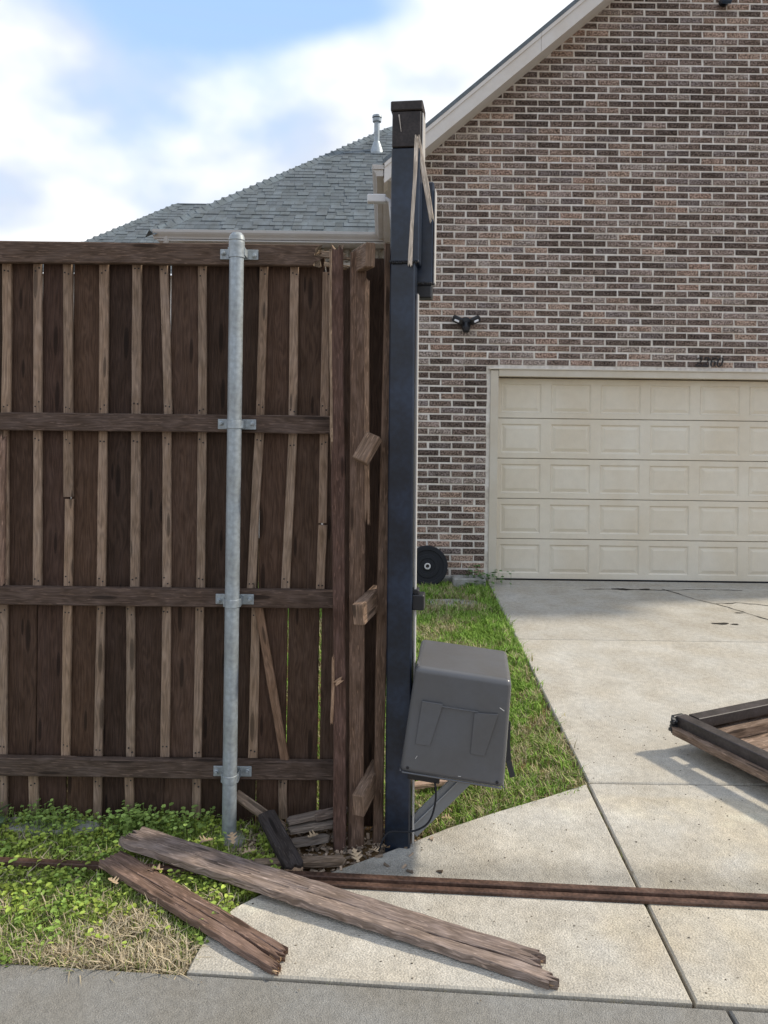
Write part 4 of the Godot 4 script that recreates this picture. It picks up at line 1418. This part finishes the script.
# ---------------------------------------------------------------- small things
func build_small():
	# twin floodlight on the wall
	var l := thing("flood_light", "black twin head flood light on the brick wall left of garage door", "light", Vector3(.872, 2.80, WZ))
	var mb := MB.new()
	lathe(mb, Transform3D(Basis(Vector3.RIGHT, PI / 2), Vector3.ZERO), [Vector2(.062, -.004), Vector2(.062, .022), Vector2(.05, .035), Vector2(0, .04)], 20)
	part("base", mb.mesh(), M.black, l)
	for s: float in [-1.0, 1.0]:
		mb = MB.new()
		var bs := Basis(Vector3.BACK, s * .45) * Basis(Vector3.UP, s * .35) * Basis(Vector3.RIGHT, .35)
		cbox(mb, Transform3D(bs, Vector3(s * .095, .022, .075)), Vector3(.12, .075, .05), .014)
		var hd := part("lamp_head", mb.mesh(), M.black, l)
		mb = MB.new()
		cbox(mb, Transform3D(bs, Vector3(s * .105, .010, .098)), Vector3(.055, .022, .008), .003)
		part("lens", mb.mesh(), M.lens, hd)
		mb = MB.new()
		tube(mb, [Vector3(s * .02, 0, .03), Vector3(s * .05, .01, .05), Vector3(s * .07, .018, .065)], .012, 8)
		part("arm", mb.mesh(), M.black, l)
	mb = MB.new()
	lathe(mb, Transform3D(Basis(Vector3.RIGHT, -.35), Vector3(0, -.105, .055)), [Vector2(0, 0), Vector2(.03, .005), Vector2(.046, .04), Vector2(.046, .10), Vector2(.03, .115), Vector2(0, .118)], 18)
	part("sensor", mb.mesh(), M.black, l)
	# lamp high on the gable, at the upper edge of the view
	var l2 := thing("gable_light", "small dark round flood light high on the gable wall", "light", Vector3(3.62, 6.31, WZ))
	mb = MB.new()
	lathe(mb, Transform3D(Basis(Vector3.RIGHT, PI / 2), Vector3.ZERO), [Vector2(.05, -.004), Vector2(.05, .02), Vector2(.0, .03)], 18)
	part("base", mb.mesh(), M.black, l2)
	mb = MB.new()
	lathe(mb, Transform3D(Basis(Vector3.RIGHT, .5), Vector3(0, -.05, .07)), [Vector2(0, 0), Vector2(.05, .002), Vector2(.056, .03), Vector2(.04, .10), Vector2(.02, .13), Vector2(0, .135)], 18)
	part("lamp_head", mb.mesh(), mat(lin(.03, .05, .08), .4), l2)
	# rubber weight plate against the wall
	var w := thing("weight_plate", "black rubber weight plate leaning on the brick wall in the grass", "weight plate", Vector3(.483, -.03, -8.20))
	var tilt := Basis(Vector3.RIGHT, PI / 2 - .10)
	mb = MB.new()
	lathe(mb, Transform3D(tilt, Vector3(0, .216, 0)), [Vector2(.028, -.035), Vector2(.205, -.035), Vector2(.216, -.026), Vector2(.216, .026), Vector2(.206, .036), Vector2(.172, .036), Vector2(.166, .027), Vector2(.128, .025), Vector2(.122, .032), Vector2(.085, .032), Vector2(.080, .025), Vector2(.05, .025), Vector2(.045, .034), Vector2(.028, .034)], 40)
	var disc := part("disc", mb.mesh(), M.rubber, w)
	mb = MB.new()
	lathe(mb, Transform3D(tilt, Vector3(0, .216, 0)), [Vector2(.019, -.03), Vector2(.032, -.037), Vector2(.034, .037), Vector2(.030, .039), Vector2(.021, .039), Vector2(.019, .036), Vector2(.019, -.03)], 24)
	part("hub_ring", mb.mesh(), M.white_metal, disc)
	# concrete splash block and flat stone in the lawn
	mb = MB.new()
	cbox(mb, Transform3D(Basis(Vector3.UP, .05), Vector3(.92, .0, -8.17)), Vector3(.34, .17, .20), .014)
	tag(part("concrete_block", mb.mesh(), M.stone, self), "weathered concrete block in the grass at the foot of the brick wall", "block")
	mb = MB.new()
	slab(mb, V2([.42, -7.55, .48, -7.35, .75, -7.24, .93, -7.34, .95, -7.52, .75, -7.62]), -.06, -.018, .012)
	tag(part("flat_stone", mb.mesh(), M.stone, self), "flat pale stone sunk in the lawn before the house wall", "stone")
	mb = MB.new()
	slab(mb, V2([-1.66, -3.34, -1.63, -3.25, -1.45, -3.22, -1.20, -3.24, -1.19, -3.31, -1.4, -3.35]), -.06, .012, .008)
	tag(part("edging_stone", mb.mesh(), M.stone, self), "flat grey stone at the foot of the fence among weeds", "stone")
	# dry oak leaves
	var spots := [
		[Vector3(-.86, .03, -2.93), .085, 3.0, "tan dry oak leaf in grass below the split plank tip"],
		[Vector3(-.70, .035, -3.13), .08, 1.1, "tan dry oak leaf leaning by the metal post, the larger"],
		[Vector3(-.60, .03, -3.16), .06, 5.0, "small tan dry leaf just behind the long plank by the metal post"],
		[Vector3(.03, .0, -3.16), .07, .6, "dry leaf curled at the foot of the black steel post"],
		[Vector3(-.02, .01, -3.12), .06, 2.2, "dry leaf between the thin upright and the concrete edge"],
		[Vector3(-.27, .04, -3.17), .06, 4.0, "dry leaf lying on the grey wood rubble"],
		[Vector3(-.09, .0, -3.10), .07, 1.9, "dry leaf on dirt before the middle upright"],
		[Vector3(-.52, .02, -3.08), .055, .2, "dry leaf beside the charcoal short board"],
		[Vector3(-.985, .03, -2.86), .05, 2.6, "small dry leaf in the straw coloured grass"],
		[Vector3(.2, .0, -3.33), .05, 1.2, "dry leaf on the concrete edge below the gate motor stand"],
		[Vector3(.30, .0, -3.40), .045, 3.2, "small dry leaf at the lawn edge below the gate motor"]]
	for s in spots:
		var lm := MB.new()
		oak_leaf(lm, s[1], tone(Color(.50, .37, .24), .8, 1.2))
		var o := part("dry_leaf", lm.mesh(), M.straw, self)
		o.transform = Transform3D(Basis.from_euler(Vector3(R(-.3, .3), s[2], R(-.3, .3))), s[0])
		tag(o, s[3], "leaf", "dry leaves near the fence")

func oak_leaf(mb: MB, L: float, col: Color):
	var rim := []
	var n := 26
	for i in n:
		var t := float(i) / (n - 1)
		var lobes := .55 + .45 * cos(t * TAU * 3.5)
		rim.append(Vector2(t * L, L * .33 * sin(PI * pow(t, .8)) * lobes + .003))
	for i in n - 1:
		for s: float in [-1.0, 1.0]:
			var c := func(p: Vector2, k: float): return Vector3(p.x - L * .5, k * k * 6.0 * L * .12 + .02 * L * sin(p.x * 90.0), s * p.y)
			var a: Vector3 = c.call(Vector2(rim[i].x, 0), .0)
			var b: Vector3 = c.call(Vector2(rim[i + 1].x, 0), .0)
			var d: Vector3 = c.call(rim[i + 1], rim[i + 1].y / L * 1.4)
			var e: Vector3 = c.call(rim[i], rim[i].y / L * 1.4)
			if s > 0: mb.quad(a, e, d, b, col)
			else: mb.quad(a, b, d, e, col)

# ---------------------------------------------------------------- vegetation
func blade(mb: MB, base: Vector3, dir: Vector3, hgt: float, w: float, bend: float, col: Color):
	var side := dir.cross(Vector3.UP).normalized()
	if side.length() < .5: side = Vector3.RIGHT
	var p0 := base
	var p1 := base + Vector3.UP * hgt * .5 + dir * bend * hgt * .25
	var p2 := base + Vector3.UP * hgt * (1.0 - bend * .35) + dir * bend * hgt * .9
	var s0 := side * w * .5
	var s1 := side * w * .42
	mb.quad(p0 - s0, p0 + s0, p1 + s1, p1 - s1, col)
	mb.tri(p1 - s1, p1 + s1, p2, col)
func tuft(nb: int, spread: float, hgt: float, w: float, bend: float) -> ArrayMesh:
	var mb := MB.new()
	for i in nb:
		var a := R(0, TAU)
		var d := Vector3(cos(a), 0, sin(a))
		var k := R(.75, 1.15)
		blade(mb, Vector3(R(-spread, spread), 0, R(-spread, spread)), d, hgt * R(.5, 1.1), w * R(.7, 1.2), bend * R(.3, 1.6), Color(k, k, k * R(.85, 1.05)))
	return mb.mesh()
func leaves(nb: int, spread: float, size: float, hgt: float) -> ArrayMesh:
	var mb := MB.new()
	for i in nb:
		var a := R(0, TAU)
		var d := Vector3(cos(a), R(-.1, .5), sin(a)).normalized()
		var o := Vector3(R(-spread, spread), R(.25, 1.0) * hgt, R(-spread, spread))
		var s := d.cross(Vector3.UP).normalized().rotated(d, R(-.5, .5))
		var L := size * R(.6, 1.2)
		var w := L * R(.32, .46)
		var k := R(.75, 1.25)
		var col := Color(k, k, k * .9)
		var up := s.cross(d).normalized()
		var p := [o, o + d * L * .3 + s * w + up * L * .06, o + d * L * .75 + s * w * .8 + up * L * .02, o + d * L - up * L * .08, o + d * L * .75 - s * w * .8 + up * L * .02, o + d * L * .3 - s * w + up * L * .06]
		var m := o + d * L * .5 - up * L * .04
		for j in 6: mb.tri(m, p[j], p[(j + 1) % 6], col)
		mb.quad(o - s * .0008 - Vector3(0, o.y, 0), o + s * .0008 - Vector3(0, o.y, 0), o + s * .0008, o - s * .0008, col * .8)
	return mb.mesh()

func scatter(called: String, label: String, category: String, mesh: Mesh, m: Material, xf: Array, cols: Array, parent: Node = self):
	var mm := MultiMesh.new()
	mm.transform_format = MultiMesh.TRANSFORM_3D
	mm.use_colors = true
	mm.mesh = mesh
	mm.instance_count = xf.size()
	for i in xf.size():
		mm.set_instance_transform(i, xf[i])
		mm.set_instance_color(i, cols[i])
	var o := MultiMeshInstance3D.new()
	o.name = numbered(called)
	o.multimesh = mm
	o.material_override = m
	add_child(o)
	o.set_meta("kind", "stuff")
	o.set_meta("label", label); o.set_meta("category", category)

func tx(p: Vector3, s: float, sy := 1.0) -> Transform3D:
	return Transform3D(Basis(Vector3.UP, R(0, TAU)).rotated(Vector3(1, 0, 0).rotated(Vector3.UP, R(0, TAU)), R(0, .18)).scaled(Vector3(s, s * sy, s)), p)

func build_plants():
	var apron := V2([-.61, -2.30, -.605, -2.42, -.585, -2.62, -.53, -2.77, -.41, -2.885, -.197, -2.995, .01, -3.13, .13, -3.215, .29, -3.33, .51, -3.465, .77, -3.61, .99, -3.742, 1.11, -8.12, 1.14, -8.45, 9, -8.45, 9, -2.30])
	var nz := noise(91, 1.3, 3)
	var nz2 := noise(93, 4.0, 2)
	# --- front verge: dry grass by the alley, weeds by the fence
	var dry := []
	var dryc := []
	var grn := []
	var grnc := []
	var wd := []
	var wdc := []
	var y0 := -.034
	for i in 15000:
		var p := Vector2(R(-2.3, -.42), R(-3.36, -2.325))
		if Geometry2D.is_point_in_polygon(p, apron) or p.y > -2.407 + .0694 * p.x + .008: continue
		var t := clampf((p.y + 3.36) / 1.03, 0, 1)   # 0 at the fence, 1 at the alley
		var n1 := nz.get_noise_2d(p.x * 1.6, p.y * 1.6)
		var n2 := nz2.get_noise_2d(p.x, p.y)
		var dp := clampf((t - .50 + n1 * .38 + n2 * .42) * 2.6, .14, .92)
		var bare := n2 < -.28 and rng.randf() < .6
		if bare: continue
		if p.x > -.66 and t < .33 and rng.randf() < .75: continue
		var q := Vector3(p.x, y0, p.y)
		if rng.randf() < dp * .9:
			dry.append(tx(q, R(.7, 1.25))); dryc.append(tone(Color(.52, .44, .30), .75, 1.25))
		elif rng.randf() < .5:
			grn.append(tx(q, R(.6, 1.1))); grnc.append(tone(Color(.25, .33, .08), .6, 1.4))
		if rng.randf() < (1.0 - dp) * clampf(.5 + n2 * 1.2, .12, .7) * (1.0 if t < .62 else .4):
			wd.append(tx(q, R(.7, 1.3))); wdc.append(tone(Color(.37, .47, .09) if n1 + n2 > -.15 else Color(.27, .40, .09), .65, 1.3))
	for v in 3:
		var pick := func(a): return range(v, a.size(), 3)
		var xa := []
		var ca := []
		for i in pick.call(dry): xa.append(dry[i]); ca.append(dryc[i])
		scatter("dry_grass", "straw coloured dry grass along the alley edge", "grass", tuft([9, 7, 11][v], [.028, .04, .02][v], [.06, .042, .072][v], [.0038, .0034, .0042][v], [.9, 1.6, .6][v]), M.straw, xa, ca)
		xa = []; ca = []
		for i in pick.call(grn): xa.append(grn[i]); ca.append(grnc[i])
		scatter("verge_grass", "short green grass on the verge before the fence", "grass", tuft(8, .026, .07, .004, .6), M.grass, xa, ca)
		xa = []; ca = []
		for i in pick.call(wd): xa.append(wd[i]); ca.append(wdc[i])
		scatter("ground_weeds", "low yellow green leafy weeds at the foot of the fence", "weeds", leaves([9, 13, 6][v], .035, [.016, .011, .020][v], [.045, .035, .055][v]), M.leaf, xa, ca)
	# taller weeds hard against the fence
	var tw := []
	var twc := []
	for i in 230:
		var x := R(-2.2, -.70)
		var n := nz.get_noise_2d(x * 2.2, 7.0)
		if n < -.05 and rng.randf() < .75: continue
		tw.append(tx(Vector3(x, y0, -3.33 + absf(R(-.11, .11))), R(.8, 1.4))); twc.append(tone(Color(.26, .37, .10), .6, 1.4))
	scatter("fence_weeds", "taller dark green weeds growing against the fence boards", "weeds", leaves(14, .04, .016, .10), M.leaf, tw, twc)
	# --- side lawn between fence and driveway
	var la := [[], [], []]
	var lc := [[], [], []]
	for i in 30000:
		var p := Vector2(R(-1.6, 1.2), -3.3 - pow(rng.randf(), 1.35) * 5.0)
		if p.x < -.2 and rng.randf() < .65: continue
		var creep := nz2.get_noise_2d(p.x * 3.0, p.y * 3.0) * .09 - .02
		if Geometry2D.is_point_in_polygon(p + Vector2(-maxf(creep, 0.0), -maxf(creep, 0.0) * .6), apron): continue
		if p.x < .16 and p.y > -3.42: continue
		if p.x > .42 and p.x < .94 and p.y > -7.58 and p.y < -7.30 and rng.randf() < .8: continue
		var n1 := nz.get_noise_2d(p.x * 1.1, p.y * .9 + 5)
		var n2 := nz2.get_noise_2d(p.x, p.y)
		var edge := p.y > -3.9 + .2 * n1
		var dryp := clampf((n1 + n2 * .6 + .04) * 2.4, .05, .55)
		if n2 < -.34 and rng.randf() < .7: continue
		if p.y > -4.0: dryp = maxf(dryp, .42)
		var k := rng.randi() % 3
		var s := R(.55, 1.0) * (1.0 if p.y > -5.5 else 1.25)
		if p.x > .9: s *= R(.9, 1.5)
		la[k].append(tx(Vector3(p.x, y0, p.y), s))
		lc[k].append(tone(Color(.43, .37, .22), .75, 1.25) if rng.randf() < dryp else tone(Color(.225, .355, .068), .62, 1.42))
	for k in 3:
		scatter("lawn_grass", "short patchy green lawn between fence and driveway", "grass", tuft(9, .04, .07, .0052, .7), M.grass, la[k], lc[k])
	# --- weeds at the corner of the door, seed stalks along the kerb
	var we := thing("corner_weed", "leafy green weed growing at the corner of the garage door", "weed", Vector3(1.07, -.03, -8.15))
	for j in 3:
		var o := part("foliage", leaves(34, .12 + .05 * j, .05, .20), M.leaf_green if M.has("leaf_green") else mat(lin(.09, .17, .05), .6, null, {two = true, back = Color(.1, .2, .04)}), we, Vector3(-.11 + .11 * j, 0, R(-.05, .05)))
	var ml := thing("mullein_weed", "grey green broad leaved weed against the fence beside the stone", "weed", Vector3(-1.68, -.03, -3.24))
	part("foliage", leaves(22, .06, .085, .13), mat(lin(.14, .20, .11), .8, null, {two = true, back = Color(.1, .15, .06)}), ml)
	# grass and straw caught in the joints
	var ja := []
	var jc := []
	for i in 150:
		var u := rng.randf()
		var q := Vector3(lerpf(.968, 1.011, u), -.03, lerpf(-2.34, -3.74, u))
		if i > 90:
			var x := R(-.55, 2.2)
			q = Vector3(x, -.03, -2.405 + .0694 * x)
		if nz2.get_noise_2d(q.x * 2.0, q.z * 2.0) < .02: continue
		ja.append(tx(q, R(.35, .62)))
		jc.append(tone(Color(.42, .37, .22), .7, 1.2) if rng.randf() < .7 else tone(Color(.24, .33, .08), .7, 1.2))
	scatter("joint_grass", "wisps of grass caught in the joints of the concrete", "grass", tuft(5, .012, .07, .004, .8), M.straw, ja, jc)
	# chips and litter on the bare dirt by the uprights
	var ch := MB.new()
	cbox(ch, Transform3D(Basis(), Vector3.ZERO), Vector3(.022, .005, .009), .001)
	var xa := []
	var ca := []
	for i in 900:
		var p := Vector2(R(-.62, .24), R(-3.36, -2.98))
		if Geometry2D.is_point_in_polygon(p, apron) and rng.randf() < .93: continue
		var inside := Geometry2D.is_point_in_polygon(p, apron)
		xa.append(Transform3D(Basis.from_euler(Vector3(R(-.5, .5), R(0, TAU), R(-.5, .5))).scaled(Vector3.ONE * R(.4, 1.5)), Vector3(p.x, .003 if inside else y0 + R(0, .015), p.y)))
		ca.append(tone(Color(.30, .23, .17), .3, 1.6))
	scatter("wood_litter", "wood chips and bark litter on the dirt by the broken uprights", "litter", ch.mesh(), M.straw, xa, ca)
	# grit on the concrete
	xa = []; ca = []
	var gm := MB.new()
	lathe(gm, Transform3D.IDENTITY, [Vector2(0, 0), Vector2(.004, .001), Vector2(.0045, .003), Vector2(0, .005)], 6)
	for i in 500:
		var p := Vector2(R(-.55, 3.0), R(-4.6, -2.33))
		if not Geometry2D.is_point_in_polygon(p, apron): continue
		xa.append(Transform3D(Basis(Vector3.UP, R(0, TAU)).scaled(Vector3(R(.3, 1.1), R(.3, .8), R(.3, .9))), Vector3(p.x, 0, p.y)))
		ca.append(tone(Color(.2, .17, .13), .3, 1.4))
	scatter("grit", "scattered grit and leaf crumbs on the concrete apron", "grit", gm.mesh(), M.straw, xa, ca)
